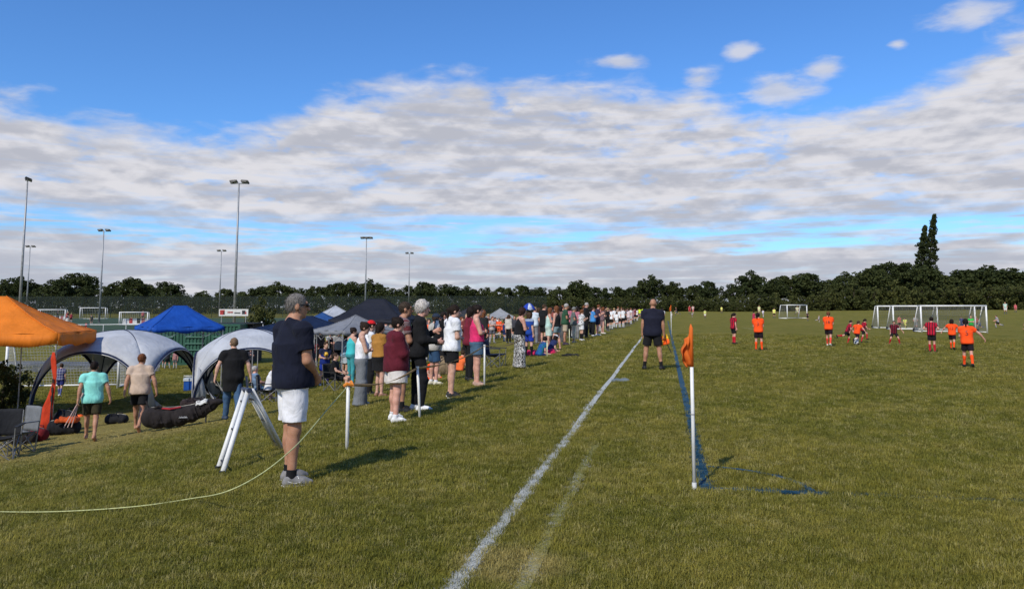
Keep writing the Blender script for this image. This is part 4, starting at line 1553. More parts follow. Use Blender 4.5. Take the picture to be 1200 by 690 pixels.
# artificial pitch
goal(C(61, 134), 4.7, 2.1, 1.2, YAW, 'white goal with posters on its backboard, above the orange gazebo', .3, .012, .07, True, False, .6)
goal(C(157, 118), 4.1, 2.0, 1.2, YAW + R(6), 'white goal with posters left of the blue gazebo', .3, .012, .07, True, False, .6)
goal(C(109, 152), 5.0, 2.2, 1.2, YAW, 'plain distant white goal between the two poster goals', .5, .010, .07, False, False, .6)
# goal behind the left dome shelter
goal(C(78, 34.5), 4.6, 2.1, 1.3, YAW + R(10), 'white netted goal standing behind the left dome shelter', .13, .008, .06, top_dep=.5)


# ------------------------------------------------------------------ gazebos
def canopy_mat(col, trans=.18):
    key = ('canopy', tuple(col))
    if key in MATS: return MATS[key]
    m, b, p, o = mat_new('canopy_cloth')
    v = obj_coord(b)
    n = b.noise(v, 1.4, 4, .6, .4)
    c = b.mix(b.ss(n, .3, .7), tuple(x * .85 for x in col), tuple(min(1, x * 1.08) for x in col))
    b.put(p.inputs['Base Color'], c); p.inputs['Roughness'].default_value = .7
    p.inputs['Specular IOR Level'].default_value = .25
    bump(b, p, b.noise(b.vmath('MULTIPLY', v, (1, 1, .3)), 2.6, 3, .5, 1.0), .5, .08)
    t = b.n.new('ShaderNodeBsdfTranslucent'); b.put(t.inputs['Color'], c)
    mx = b.n.new('ShaderNodeMixShader'); mx.inputs[0].default_value = trans
    b.l.new(p.outputs[0], mx.inputs[1]); b.l.new(t.outputs[0], mx.inputs[2]); b.l.new(mx.outputs[0], o.inputs[0])
    MATS[key] = m
    return m


def gazebo(p, sx, sy, yaw, eave, peak, col, label, val=.26, ridge=0.0, sag=.10, legz=None, truss=True, cat='gazebo'):
    e = empty('gazebo', p, yaw)
    m = canopy_mat(col)
    hx, hy = sx / 2, sy / 2
    N = 10
    V, Fc = [], []
    # four panels from the eave to the ridge
    def roof(px, py):
        t = max(max(0, (abs(px) - ridge) / (hx - ridge)), abs(py) / hy)          # 0 at ridge, 1 at eave
        z = peak - (peak - eave) * t
        z -= sag * 4 * t * (1 - t) * .6
        fx, fy = abs(px) / hx, abs(py) / hy
        z += .035 * math.sin(7 * px + 2 * py) * math.sin(5 * py + 1) * t * (1 - t) * 2
        an = math.atan2(py / hy, px / hx)
        z += .022 * math.sin(an * 17 + 2.5 * t) * t * (1 - t) * (1 + math.sin(an * 5 + 1)) * 1.6 - .02 * abs(math.sin(an * 6)) * (t > .9)
        return z
    M = 40
    for i in range(M + 1):
        for j in range(M + 1):
            px, py = -hx + sx * i / M, -hy + sy * j / M
            V.append((px, py, roof(px, py)))
    for i in range(M):
        for j in range(M):
            a = i * (M + 1) + j
            Fc.append((a, a + M + 1, a + M + 2, a + 1))
    cp = link('canopy', mesh_np('canopy', V, Fc, True), m, e)
    md = cp.modifiers.new('thick', 'SOLIDIFY'); md.thickness = .012
    # valance: one hanging strip per side
    for (a, c) in (((-hx, -hy), (hx, -hy)), ((hx, -hy), (hx, hy)), ((hx, hy), (-hx, hy)), ((-hx, hy), (-hx, -hy))):
        V, Fc = [], []
        n = 18
        out = Vector((c[1] - a[1], -(c[0] - a[0]))).normalized()
        for k in range(n + 1):
            t = k / n
            x, y = a[0] + (c[0] - a[0]) * t, a[1] + (c[1] - a[1]) * t
            dp = .07 * math.sin(t * math.pi) + .035 * math.sin(t * 17)
            V.append((x + out.x * .006, y + out.y * .006, eave + .002 - dp * .4)); V.append((x + out.x * (.02 + .03 * math.sin(t * 23)), y + out.y * (.02 + .03 * math.sin(t * 23)), eave - val - dp))
            if k: Fc.append((2 * k - 2, 2 * k, 2 * k + 1, 2 * k - 1))
        o = link('valance', mesh_np('valance', V, Fc, True), m, e)
        md = o.modifiers.new('thick', 'SOLIDIFY'); md.thickness = .008
    for (cx_, cy_) in ((-hx, -hy), (hx, -hy), (hx, hy), (-hx, hy)):       # stitched hip seams
        sx_ = math.copysign(ridge, cx_)
        pts = []
        for k in range(9):
            t = k / 8; qx, qy = sx_ + (cx_ - sx_) * t, cy_ * t
            pts.append((qx, qy, roof(qx, qy) + .006))
        MB().tube(pts, .012, 5).build('seam', m, cp)
    leg_m = plain('gazebo_frame', (.42, .42, .42), .4, .5, .1)
    Rz = Matrix.Rotation(yaw, 3, 'Z')
    cs = [(-hx + .04, -hy + .04), (hx - .04, -hy + .04), (hx - .04, hy - .04), (-hx + .04, hy - .04)]
    if sx > 4: cs += [(0, -hy + .04), (0, hy - .04)]
    for (x, y) in cs:
        w = Rz @ Vector((x, y, 0)); z = gz(p.x + w.x, p.y + w.y) - p.z
        q = MB(); q.tube([(x, y, z), (x, y, eave - .03)], .024, 6); q.box((x, y, z + .01), (.1, .1, .02))
        q.build('leg', leg_m, e)
    if truss:
        for (a, c) in (((-hx + .04, -hy + .04), (hx - .04, -hy + .04)), ((hx - .04, -hy + .04), (hx - .04, hy - .04)), ((hx - .04, hy - .04), (-hx + .04, hy - .04)), ((-hx + .04, hy - .04), (-hx + .04, -hy + .04))):
            q = MB()
            for k in range(4):
                x0, y0 = a[0] + (c[0] - a[0]) * k / 4, a[1] + (c[1] - a[1]) * k / 4
                x1, y1 = a[0] + (c[0] - a[0]) * (k + 1) / 4, a[1] + (c[1] - a[1]) * (k + 1) / 4
                za, zb = (eave - .08, eave - .42) if k % 2 else (eave - .42, eave - .08)
                q.tube([(x0, y0, za), (x1, y1, zb)], .012, 5); q.tube([(x0, y0, zb), (x1, y1, za)], .012, 5)
            q.build('scissor_truss', leg_m, e)
    tag(e, label, cat)
    return e


OG = C(2, 25.3); OG.z = gz(OG.x, OG.y)
def eave_h(p, v, d): return P3(600, v, d).z - p.z
gazebo(OG, 4.75, 3.2, YAW + R(9), eave_h(OG, 390, 24.4), eave_h(OG, 347, 25.3), (.80, .22, .018), 'orange pop-up gazebo at the left edge', .36, .12, .16)
b_ = C(211, 34); gazebo(b_, 2.95, 2.95, YAW + R(38), eave_h(b_, 382, 34), eave_h(b_, 358, 34), (.010, .080, .40), 'royal blue pop-up gazebo behind the dome shelters', .18, .25)
b_ = C(358, 36); gazebo(b_, 4.4, 3.1, YAW + R(14), eave_h(b_, 384, 36), eave_h(b_, 370, 36), (.010, .022, .062), 'low navy gazebo behind the man in white shorts', .16, .3)
b_ = C(393, 48); gazebo(b_, 3.2, 3.2, YAW + R(30), eave_h(b_, 376, 48), eave_h(b_, 358, 48), (.50, .52, .55), 'pale grey gazebo with a pointed roof behind the navy gazebo', .16, .0)
b_ = C(378, 43); gazebo(b_, 2.9, 2.9, YAW + R(12), eave_h(b_, 378, 43), eave_h(b_, 366, 43), (.03, .09, .26), 'mid blue gazebo roof between the pale grey and navy gazebos', .15, .0)
b_ = C(441, 40); gazebo(b_, 3.9, 3.1, YAW + R(-10), eave_h(b_, 374, 40), eave_h(b_, 350, 40), (.018, .020, .030), 'black gazebo with a high flat-topped roof behind the seated crowd', .16, .45)
b_ = C(417, 33); gazebo(b_, 2.6, 2.6, YAW + R(40), eave_h(b_, 386, 33), eave_h(b_, 369, 33), (.24, .25, .27), 'small mid grey gazebo in front of the black gazebo', .14, .0)
b_ = C(586, 84); gazebo(b_, 3.0, 3.0, YAW + R(5), eave_h(b_, 371, 84), eave_h(b_, 361, 84), (.34, .35, .36), 'grey gazebo behind the orange team beyond the rope line', .22, .0)
b_ = C(533, 62); gazebo(b_, 2.9, 2.9, YAW + R(20), eave_h(b_, 370, 62), eave_h(b_, 362.5, 62), (.05, .05, .05), 'dark gazebo with pale roof edges behind the woman in white', .14, .0)
b_ = C(548, 100); gazebo(b_, 3.0, 3.0, YAW + R(40), eave_h(b_, 369, 100), eave_h(b_, 361, 100), (.04, .04, .045), 'small black gazebo left of the grey gazebo', .2, .0)


# ------------------------------------------------------------------ dome shelters
def dome(p, S, H, ho, yaw, label, panels=()):
    e = empty('dome_shelter', p, yaw)
    m = canopy_mat((.55, .57, .60), .2)
    navy = fabric((.012, .020, .055))
    hS = S / 2
    Rz = Matrix.Rotation(yaw, 3, 'Z')
    def ground(x, y):
        w = Rz @ Vector((x, y, 0)); return gz(p.x + w.x, p.y + w.y) - p.z
    cor = [(-hS, -hS), (hS, -hS), (hS, hS), (-hS, hS)]
    zc = [ground(*c) for c in cor]
    nr, ns = 14, 20
    for k in range(4):
        a, c = Vector(cor[k]), Vector(cor[(k + 1) % 4])
        za, zb = zc[k], zc[(k + 1) % 4]
        out = ((a + c) / 2).normalized()
        V, Fc = [], []
        def pt(r_, s):
            w = (s + 1) / 2
            q = a.lerp(c, w) * r_ + out * (.10 * (1 - s * s) * r_ * r_)
            zd = H * math.sqrt(max(0, 1 - r_ ** 2.4))
            zc_ = H - (H - ho) * r_ ** 2
            g_ = (za + (zb - za) * w) * r_ ** 3
            z = zd + (zc_ - zd) * math.sqrt(max(0, 1 - abs(s) ** 2.2)) + g_
            return (q.x, q.y, z)
        for i in range(nr + 1):
            for j in range(ns + 1):
                x_, y_, z_ = pt(i / nr, -math.cos(math.pi * j / ns))
                V.append((x_, y_, z_ - .02 * math.sin(5 * j / ns * 3.1) * (i / nr) * (1 - i / nr)))
        for i in range(nr):
            for j in range(ns):
                q = i * (ns + 1) + j
                Fc.append((q, q + 1, q + ns + 2, q + ns + 1))
        o = link('canopy_panel', mesh_np('canopy_panel', V, Fc, True), m, e)
        md = o.modifiers.new('thick', 'SOLIDIFY'); md.thickness = .012
        MB().tube([pt(1.0, -math.cos(math.pi * j / 26)) for j in range(27)], .052, 6).build('edge_trim', navy, e, True)
        MB().tube([pt(1.02, -math.cos(math.pi * j / 26)) for j in range(27)], .022, 6).build('arch_pole', plain('pole_grey', (.25, .26, .28), .4, .4), e, True)
        # diagonal roof seam
        MB().tube([Vector(pt(i / nr, -1)) + Vector((0, 0, .012)) for i in range(nr + 1)], .018, 5).build('roof_seam', navy, e, True)
    for (k, side) in panels:                       # a curtain wall gathered towards one corner leg
        a, c = Vector(cor[k]), Vector(cor[(k + side) % 4])
        q = MB()
        n = 8
        for i in range(n):
            pass
        V, Fc = [], []
        for i in range(9):
            t = i / 8
            z = min(1.0, .15 + 1.0 * (1 - t) ** .8) * ho * .72
            b2 = a.lerp(c, .02 + .26 * t)
            wob = .05 * math.sin(t * 14)
            tp = a.lerp(c, .03 + .10 * t)
            V += [(b2.x + wob, b2.y + wob, ground(b2.x, b2.y) + .02), (tp.x, tp.y, z)]
            if i: Fc.append((2 * i - 2, 2 * i, 2 * i + 1, 2 * i - 1))
        o = link('side_curtain', mesh_np('side_curtain', V, Fc, True), m, e)
        md = o.modifiers.new('thick', 'SOLIDIFY'); md.thickness = .01
    tag(e, label, 'shelter', 'dome shelters')


D1 = C(146, 28.6); D1.z = gz(D1.x, D1.y)
dome(D1, 4.0, P3(600, 387, 28.6).z - D1.z, 2.02, YAW - R(3), 'pale grey dome shelter with navy arches behind the man in teal', ((1, 1),))
D2 = C(294, 30.5); D2.z = gz(D2.x, D2.y)
dome(D2, 3.6, P3(600, 385.5, 30.5).z - D2.z, 1.80, YAW + R(16), 'pale grey dome shelter behind the man in the long black top', ((0, 1), (3, -1)))

# ------------------------------------------------------------------ storage container, banner, feather flags, far bits
def container(p, yaw):
    e = empty('storage_container', p, yaw)
    gm = plain('container_paint', (.022, .085, .052), .55, 0, .2, 1.2, .2)
    L, W, H = 6.0, 2.4, 2.55
    b = MB(); b.box((0, 0, H / 2), (L, W, H - .04)); b.build('body', gm, e)
    for x in (-L / 2, L / 2):
        for y in (-W / 2, W / 2):
            MB().box((x, y, H / 2), (.16, .16, H)).build('corner_post', gm, e)
    for z in (.08, H - .07):
        MB().box((0, -W / 2 - .02, z), (L - .1, .1, .14)).build('side_rail', gm, e)
    n = 26
    for k in range(n):
        MB().box((-L / 2 + .2 + (L - .4) * (k + .5) / n, -W / 2 - .028, H / 2), ((L - .4) / n * .5, .05, H - .32)).build('corrugation', gm, e)
    for x in (-1.6, .3, 2.0):
        for z in (.55, .95, 1.35, 1.75):
            MB().box((x, -W / 2 - .09, z), (1.15, .08, .07)).build('slat', plain('container_slat', (.07, .17, .12), .5), e)
    tag(e, 'dark green corrugated storage container below the blue gazebo', 'container')


cp_ = C(232, 50); container(cp_, YAW + R(4))
cp_ = C(262, 52)
e = empty('storage_shed', cp_, YAW)  # black block added in place of a black gazebo's shade
blk = plain('black_board', (.012, .013, .013), .8)
MB().box((1.2, 0, 1.25), (2.3, 2.0, 2.5)).build('wall', blk, e)
MB().box((1.2, -.05, 2.54), (2.6, 2.3, .07)).build('roof', blk, e)
MB().box((.9, -1.01, 1.0), (.9, .05, 1.95)).build('door', plain('shed_door', (.02, .03, .025), .7), e)
tag(e, 'black storage shed beside the green container', 'shed')

# hoarding banner
bp = C(274, 70); bp.z = gz(bp.x, bp.y)
e = empty('banner', bp, YAW)
zt = P3(274, 362, 70).z - bp.z
MB().box((0, 0, zt - .32), (2.65, .04, .62)).build('board', plain('banner_white', (.62, .62, .60), .5), e)
for k, (x, w, h_, c) in enumerate(((-1.02, .42, .42, (.35, .03, .03)), (-.86, .12, .3, (.02, .02, .02)), (-.3, .5, .12, (.35, .06, .05)), (.35, .55, .1, (.05, .05, .05)), (.92, .3, .34, (.03, .03, .04)), (1.1, .14, .2, (.4, .05, .05)))):
    MB().box((x, -.026, zt - .30 - .06 * (k % 2)), (w, .01, h_)).build('print', plain('banner_print', c, .6, 0, .5, 12), e)
for x in (-1.1, 1.1): MB().tube([(x, .05, 0), (x, .05, zt)], .04, 6).build('post', STEEL, e)
tag(e, 'long white advertising banner with red and black print at the tallest mast', 'banner')


def feather_flag(base, pts, col, label, pole_h, lean, face=0, marks=False):
    e = empty('feather_flag', base, YAW - R(face))
    V, Fc = [], []
    for k, (x0, x1, z) in enumerate(pts):
        for x in np.linspace(x0, x1, 5):
            V.append((x, .05 * math.sin(z * 2.3 + x * 6), z))
        if k:
            for j in range(4):
                a = (k - 1) * 5 + j
                Fc.append((a, a + 1, a + 6, a + 5))
    o = link('sail', mesh_np('sail', V, Fc, True), fabric(col), e)
    md = o.modifiers.new('thick', 'SOLIDIFY'); md.thickness = .01
    MB().tube([(0, 0, 0), (lean * .5, 0, pole_h * .55), (lean, 0, pole_h)], [.022, .016, .008], 6).build('pole', DARKM, e)
    MB().tube([(-.25, 0, .03), (.25, 0, .03)], .025, 6).build('base', DARKM, e)
    if marks:
        for (x, z, w, h_) in marks:
            q = MB().box((x, .05 * math.sin(z * 2.3 + x * 6) - .03, z), (w, .012, h_)); q.build('lettering', plain('flag_print', (.03, .01, .01), .7), e)
    tag(e, label, 'flag')


fb = C(66, 22); k = 22 / 900
feather_flag(fb, [(-.26, .00, .05), (-.24, .05, .35), (-.24, .03, .7), (-.15, .06, .95), (-.02, .12, 1.3), (.04, .14, 1.55), (-.02, .14, 1.8), (-.05, .10, 2.05), (-.01, .05, 2.25)], (.50, .045, .015),
             'orange-red feather flag leaning below the orange gazebo', 2.32, .06, 0, [(.0, .95, .05, .16), (.03, 1.2, .05, .14), (.06, 1.45, .05, .12)])
fb = C(307, 60)
feather_flag(fb, [(-.05, .32, .5), (-.08, .36, 1.0), (-.08, .30, 1.6), (-.06, .18, 2.1), (-.02, .06, 2.5)], (.72, .72, .72), 'white feather flag beside the bush left of the man', 2.5, -.02)

bs = C(306, 96)
plant_tree('bush', BUSHES[1], bs, P3(306, 343, 96).z - bs.z, 6, 'green bushy tree standing in front of the mesh fence behind the man', 'bush', None, .62)
for i, (u, d, hh) in enumerate(((10, 29.0, 2.0), (-12, 27, 2.3))):
    bs = C(u, d)
    plant_tree('bush', BUSHES[2 * i], bs, hh, 6, ['dark bush below the orange gazebo in front of the goal net', 'dark bush at the very left edge under the orange gazebo'][i], 'bush', None, .75)


# ------------------------------------------------------------------ small gear
def camp_chair(p, yaw, col, label, k=1.0):
    e = empty('camp_chair', p, yaw)
    e.scale = (k, k, k)
    fr = plain('chair_frame', (.22, .22, .22), .4, .5)
    cl = fabric(col)
    for sx in (-1, 1):
        MB().tube([(sx * .26, .24, 0), (sx * .24, -.26, .42)], .011, 5).build('leg', fr, e)
        MB().tube([(sx * .26, -.30, 0), (sx * .25, .24, .44)], .011, 5).build('leg', fr, e)
        MB().tube([(sx * .25, -.26, .02), (sx * .27, -.34, .86)], .011, 5).build('back_post', fr, e)
        MB().tube([(sx * .26, .24, 0), (sx * .28, .24, .62)], .011, 5).build('arm_post', fr, e)
        MB().box((sx * .29, -.02, .62), (.07, .55, .02)).build('armrest', cl, e)
    for a in (((-.26, .25, .02), (.26, .25, .40)), ((.26, .25, .02), (-.26, .25, .40)), ((-.26, -.29, .02), (.26, -.28, .40)), ((.26, -.29, .02), (-.26, -.28, .40))):
        MB().tube(a, .009, 5).build('cross_brace', fr, e)
    def cloth(nm, f):
        V, Fc = [], []
        for i in range(9):
            for j in range(9):
                V.append(f(i / 8, j / 8))
        for i in range(8):
            for j in range(8):
                a = i * 9 + j
                Fc.append((a, a + 1, a + 10, a + 9))
        o = link(nm, mesh_np(nm, V, Fc, True), cl, e)
        md = o.modifiers.new('thick', 'SOLIDIFY'); md.thickness = .012
    cloth('seat', lambda s, t: ((s - .5) * .52, -.28 + t * .52, .42 + .02 * t - .09 * math.sin(math.pi * s) * math.sin(math.pi * min(1, t * .8 + .1))))
    cloth('backrest', lambda s, t: ((s - .5) * .54, -.29 - .05 * t - .06 * math.sin(math.pi * s), .40 + .48 * t))
    tag(e, label, 'camping chair')
    return e


camp_chair(C(10, 16.3), YAW + R(200), (.020, .021, .024), 'black camping chair at the left edge nearest the camera', 1.15)
camp_chair(C(26, 17.4), YAW + R(150), (.16, .17, .18), 'grey camping chair standing second from the left edge', 1.15)
camp_chair(C(2, 18.2), YAW + R(170), (.03, .03, .035), 'dark camping chair half out of frame behind the black one', 1.1)
camp_chair(at(581, 431), YAW + R(-110), (.012, .020, .050), 'empty navy camping chair beside the woman in pink', 1.0)
camp_chair(C(318, 24.5), YAW + R(-80), (.03, .032, .04), 'camping chair under the man in white t-shirt and cap', 1.0)
camp_chair(C(305, 26.5), YAW + R(-70), (.02, .03, .06), 'dark blue camping chair in the right dome shelter', 1.0)
camp_chair(C(395, 26.0), YAW + R(-120), (.03, .03, .03), 'black camping chair behind the child in blue kit', 1.0)


def heap(name, p, yaw, size, col, label, cat, seed=1):
    """crumpled cloth lying on the grass"""
    L, W, H = size
    e = empty(name, p, yaw)
    s = SDF(); r_ = np.random.default_rng(seed)
    for k in range(16):
        x, y = r_.uniform(-.46, .46) * L, r_.uniform(-.42, .42) * W
        q = rzm(r_.uniform(0, 3.1))
        s.ell((x, y, H * r_.uniform(.0, .35)), (L * r_.uniform(.10, .2), W * r_.uniform(.14, .26), H * r_.uniform(.3, .6)), q, .08)
    s.wrinkle(.006)
    s.cut((0, 0, -.02), (0, 0, -1))
    link('cloth', s.mesh('cloth', max(.012, L / 50)), fabric(col), e)
    tag(e, label, cat)


def slung_bag(p, yaw, label):
    e = empty('holdall', p, yaw)
    s = SDF()
    prof = [(-.74, .26, .24), (-.55, .24, .27), (-.3, .25, .25), (-.05, .27, .24), (.2, .33, .22), (.42, .41, .19), (.6, .50, .15), (.74, .60, .09)]
    for k, (x, z, r_) in enumerate(prof):
        s.ell((x, 0, z), (.20, .22 - .07 * (x > .3), r_), None, .07)
    for k in range(14):
        x = -.7 + .1 * k
        z = np.interp(x, [q[0] for q in prof], [q[1] for q in prof])
        s.cone((x, -.16, z + .14), (x + .09, -.21, z - .1), .010, .014, .05)
    s.wrinkle(.008)
    s.cut((0, 0, .0), (0, 0, -1))
    m = fabric((.022, .018, .018))
    link('body', s.mesh('body', .016), m, e)
    zf = lambda x: float(np.interp(x, [q[0] for q in prof], [q[1] + q[2] for q in prof]))
    MB().tube([(x, -.02, zf(x) + .0) for x in np.linspace(-.72, .72, 9)], .012, 5).build('zip', plain('zip', (.05, .05, .05), .4), e)
    MB().tube([(-.72, 0, .42), (-.80, 0, .52), (-.86, .05, .64), (-.80, .05, .5)], .017, 5).build('strap', m, e)
    MB().tube([(.72, 0, .64), (.80, 0, .72), (.84, 0, .78), (.80, .04, .68)], .017, 5).build('strap', m, e)
    MB().tube([(-.45, -.10, zf(-.45) - .02), (-.25, -.15, zf(-.25) - .03), (-.02, -.10, zf(0) - .01)], .022, 6).build('red_cord', plain('red_cord', (.35, .02, .03), .7), e)
    MB().tube([(-.62, -.12, zf(-.6) - .02), (-.52, -.1, zf(-.5) + .03), (-.45, -.1, zf(-.45))], .03, 6).build('side_pocket', m, e)
    V = [(.33 + .26 * i / 5, -.16 + .06 * j / 4 + .01 * math.sin(3 * i), np.interp(.33 + .26 * i / 5, [.3, .6], [.56, .63]) + .10 * (j / 4 - .4) + .02 * math.sin(2 * i)) for i in range(6) for j in range(5)]
    o = link('white_tag', mesh_np('white_tag', V, [(i * 5 + j, i * 5 + j + 1, i * 5 + j + 6, i * 5 + j + 5) for i in range(5) for j in range(4)], True), fabric((.66, .66, .64), 'leaf', (.2, .2, .2)), e)
    o.modifiers.new('thick', 'SOLIDIFY').thickness = .02
    for k, x in enumerate((-.02, .02, .055, .095, .13)):
        MB().tube([(x, -.235, .26), (x + .012, -.24, .30), (x + .032, -.238, .265 + .01 * (k % 2))], .008, 4).build('logo_stroke', plain('bag_print', (.62, .62, .62), .6), e)
    MB().tube([(.55, -.04, .0), (.55, -.04, .12), (.55, -.02, .34)], .02, 6).build('foot', DARKM, e)
    tag(e, label, 'bag')
    return e


def soft_bag(name, p, yaw, size, col, label, strap=True, cat='bag', extra=None, tilt=0, sag=1.0):
    L, W, H = size
    e = empty(name, p, yaw)
    s = SDF()
    r_ = np.random.default_rng(int(abs(p.x) * 100))
    s.ell((0, 0, H * .42), (L * .50, W * .52, H * .46), None, .05)
    for k in range(7):
        x = L * (-.42 + .14 * k)
        s.ell((x, 0, H * (.42 + sag * .05 * math.sin(k * 2.1))), (L * .14, W * .5, H * (.46 + .05 * math.sin(k * 1.7))), None, .05)
    s.wrinkle(.007)
    s.cut((0, 0, 0.0), (0, 0, -1))
    m = fabric(col)
    me = s.mesh('body', min(.03, max(.012, L / 40)))
    link('body', me, m, e)
    b = MB()
    b.tube([(-L * .46, 0, H * .88), (-L * .2, 0, H * .95), (L * .2, 0, H * .94), (L * .46, 0, H * .86)], .012, 5); b.build('zip', plain('zip', (.05, .05, .05), .4), e)
    if strap:
        for sy in (-1, 1):
            MB().tube([(-L * .2, sy * W * .42, H * .7), (-L * .12, sy * W * .45, H * 1.0), (L * .12, sy * W * .45, H * 1.0), (L * .2, sy * W * .42, H * .7)], .018, 5).build('strap', m, e)
    if extra: extra(e, L, W, H)
    tag(e, label, cat)
    return e


slung_bag(at(219, 500) - Vector((0, 0, .02)), YAW + R(10), 'long black holdall sagging between the two men who carry it')
soft_bag('kit_bag', C(83, 21.6), YAW + R(10), (.75, .42, .42), (.012, .012, .014), 'large black kit bag on the ground right of the feather flag')
soft_bag('kit_bag', C(84, 22.4), YAW + R(-20), (.65, .40, .62), (.018, .017, .018), 'black rucksack standing behind the large black kit bag')
_h = C(86, 21.4); _h.z += .36
heap('jacket', _h, YAW + R(10), (.55, .3, .16), (.45, .07, .012), 'orange-brown jacket thrown over the black kit bags', 'jacket', 9)
soft_bag('kit_bag', C(50, 20.4), YAW + R(-15), (.62, .35, .38), (.16, .012, .015), 'dark red bag on the ground left of the feather flag')
soft_bag('kit_bag', C(37, 20.0), YAW + R(15), (.55, .35, .32), (.02, .015, .016), 'black bag beside the dark red bag under the gazebo')
soft_bag('kit_bag', C(143, 23.6), YAW, (.60, .34, .30), (.014, .014, .016), 'small black bag on the grass between the teal and beige men')
soft_bag('kit_bag', C(228, 26.5), YAW + R(20), (.60, .4, .35), (.03, .02, .02), 'dark bag beside the side curtain of the left shelter')
soft_bag('kit_bag', C(238, 27.5), YAW + R(-20), (.5, .36, .3), (.015, .012, .014), 'black bag on the grass between the two dome shelters')
soft_bag('kit_bag', at(518, 440), YAW + R(20), (.55, .35, .62), (.26, .19, .11), 'tan rucksack on the grass behind the woman in white', True, 'rucksack')
heap('blanket', at(630, 416), YAW + R(-8), (1.25, .8, .30), (.62, .022, .10), 'bright pink blanket heaped beside the seated children', 'blanket', 3)
heap('dropped_jacket', at(668, 417.5), YAW, (.62, .22, .09), (.012, .012, .012), 'flat black item lying on the grass right of the spectators', 'jacket', 5)
heap('plastic_litter', at(726, 447), YAW + R(5), (.36, .12, .05), (.13, .16, .18), 'pale bluish crumpled wrapper on the grass by the touchline', 'litter', 7)


def disc_cone(p, label, r_=.10):
    e = empty('marker_cone', p)
    b = MB()
    n = 16
    pr = [(.10, .0), (.10, .006), (.05, .05), (.028, .055), (.028, .045), (.09, .0)]
    V = [(r * math.cos(2 * math.pi * k / n), r * math.sin(2 * math.pi * k / n), z) for r, z in pr for k in range(n)]
    Fc = [(i * n + k, i * n + (k + 1) % n, (i + 1) * n + (k + 1) % n, (i + 1) * n + k) for i in range(len(pr) - 1) for k in range(n)]
    link('disc', mesh_np('disc', V, Fc, True), plain('cone_plastic', (.85, .13, .02), .5), e)
    tag(e, label, 'cone', 'orange marker cones on the trodden grass')
    e.scale = (1.5, 1.5, 1.3)


disc_cone(at(95, 500), 'orange marker cone lying nearest the man in teal')
disc_cone(at(100, 488), 'orange marker cone lying by the black kit bags')


def cool_box(p, label):
    e = empty('cool_box', p, YAW + R(12))
    MB().box((0, 0, .15), (.55, .34, .28)).build('box', plain('cool_box_blue', (.012, .08, .36), .4), e)
    MB().box((0, 0, .325), (.58, .37, .08)).build('lid', plain('cool_box_lid', (.55, .60, .66), .4), e)
    MB().tube([(-.29, 0, .22), (-.31, 0, .42), (.31, 0, .42), (.29, 0, .22)], .012, 5).build('handle', WHITE_M, e)
    tag(e, label, 'cool box')
    e.scale = (1.5, 1.5, 1.5)


cool_box(C(232, 34), 'blue cool box with pale lid between the dome shelters')

# A-frame stand, rope line
PAINT_W = plain('chipped_white_paint', (.72, .72, .69), .5, 0, .07, 30)
f1, f2, f3 = at(267, 557), at(262, 551), at(336, 527)
ap = (f1 + f3) / 2; ap = Vector(P3(294, 457, depth_of(ap)))
e = empty('a_frame_stand', f1)
sp = (f2 - f1)
for nm, A_, B2 in (('leg', f1, ap), ('leg', f2, ap + sp * .75), ('leg', f3, ap + Vector((.03, .03, 0))), ('leg', f3 + sp * .9, ap + sp * .75 + Vector((.03, .03, 0)))):
    MB().tube([A_ - f1, B2 - f1], .030, 10).build(nm, PAINT_W, e, True)
for t in (.12, .5, .85):
    MB().tube([f1.lerp(ap, t) - f1, f2.lerp(ap + sp * .75, t) - f1], .012, 6).build('spacer', DARKM, e)
    MB().tube([f3.lerp(ap, t) - f1, (f3 + sp * .9).lerp(ap + sp * .75, t) - f1], .012, 6).build('spacer', DARKM, e)
MB().tube([ap - f1 - Vector((0, 0, .0)) - sp * .3, ap + sp * 1.05 - f1], .030, 10).build('hinge', plain('hinge_blue', (.02, .03, .06), .5), e)
for q in (f1, f2, f3): MB().tube([q - f1 + Vector((0, 0, -.01)), q - f1 + Vector((0, 0, .05))], .031, 8).build('foot_cap', DARKM, e)
tag(e, 'white tubular A-frame stand left of the man in navy t-shirt', 'stand')

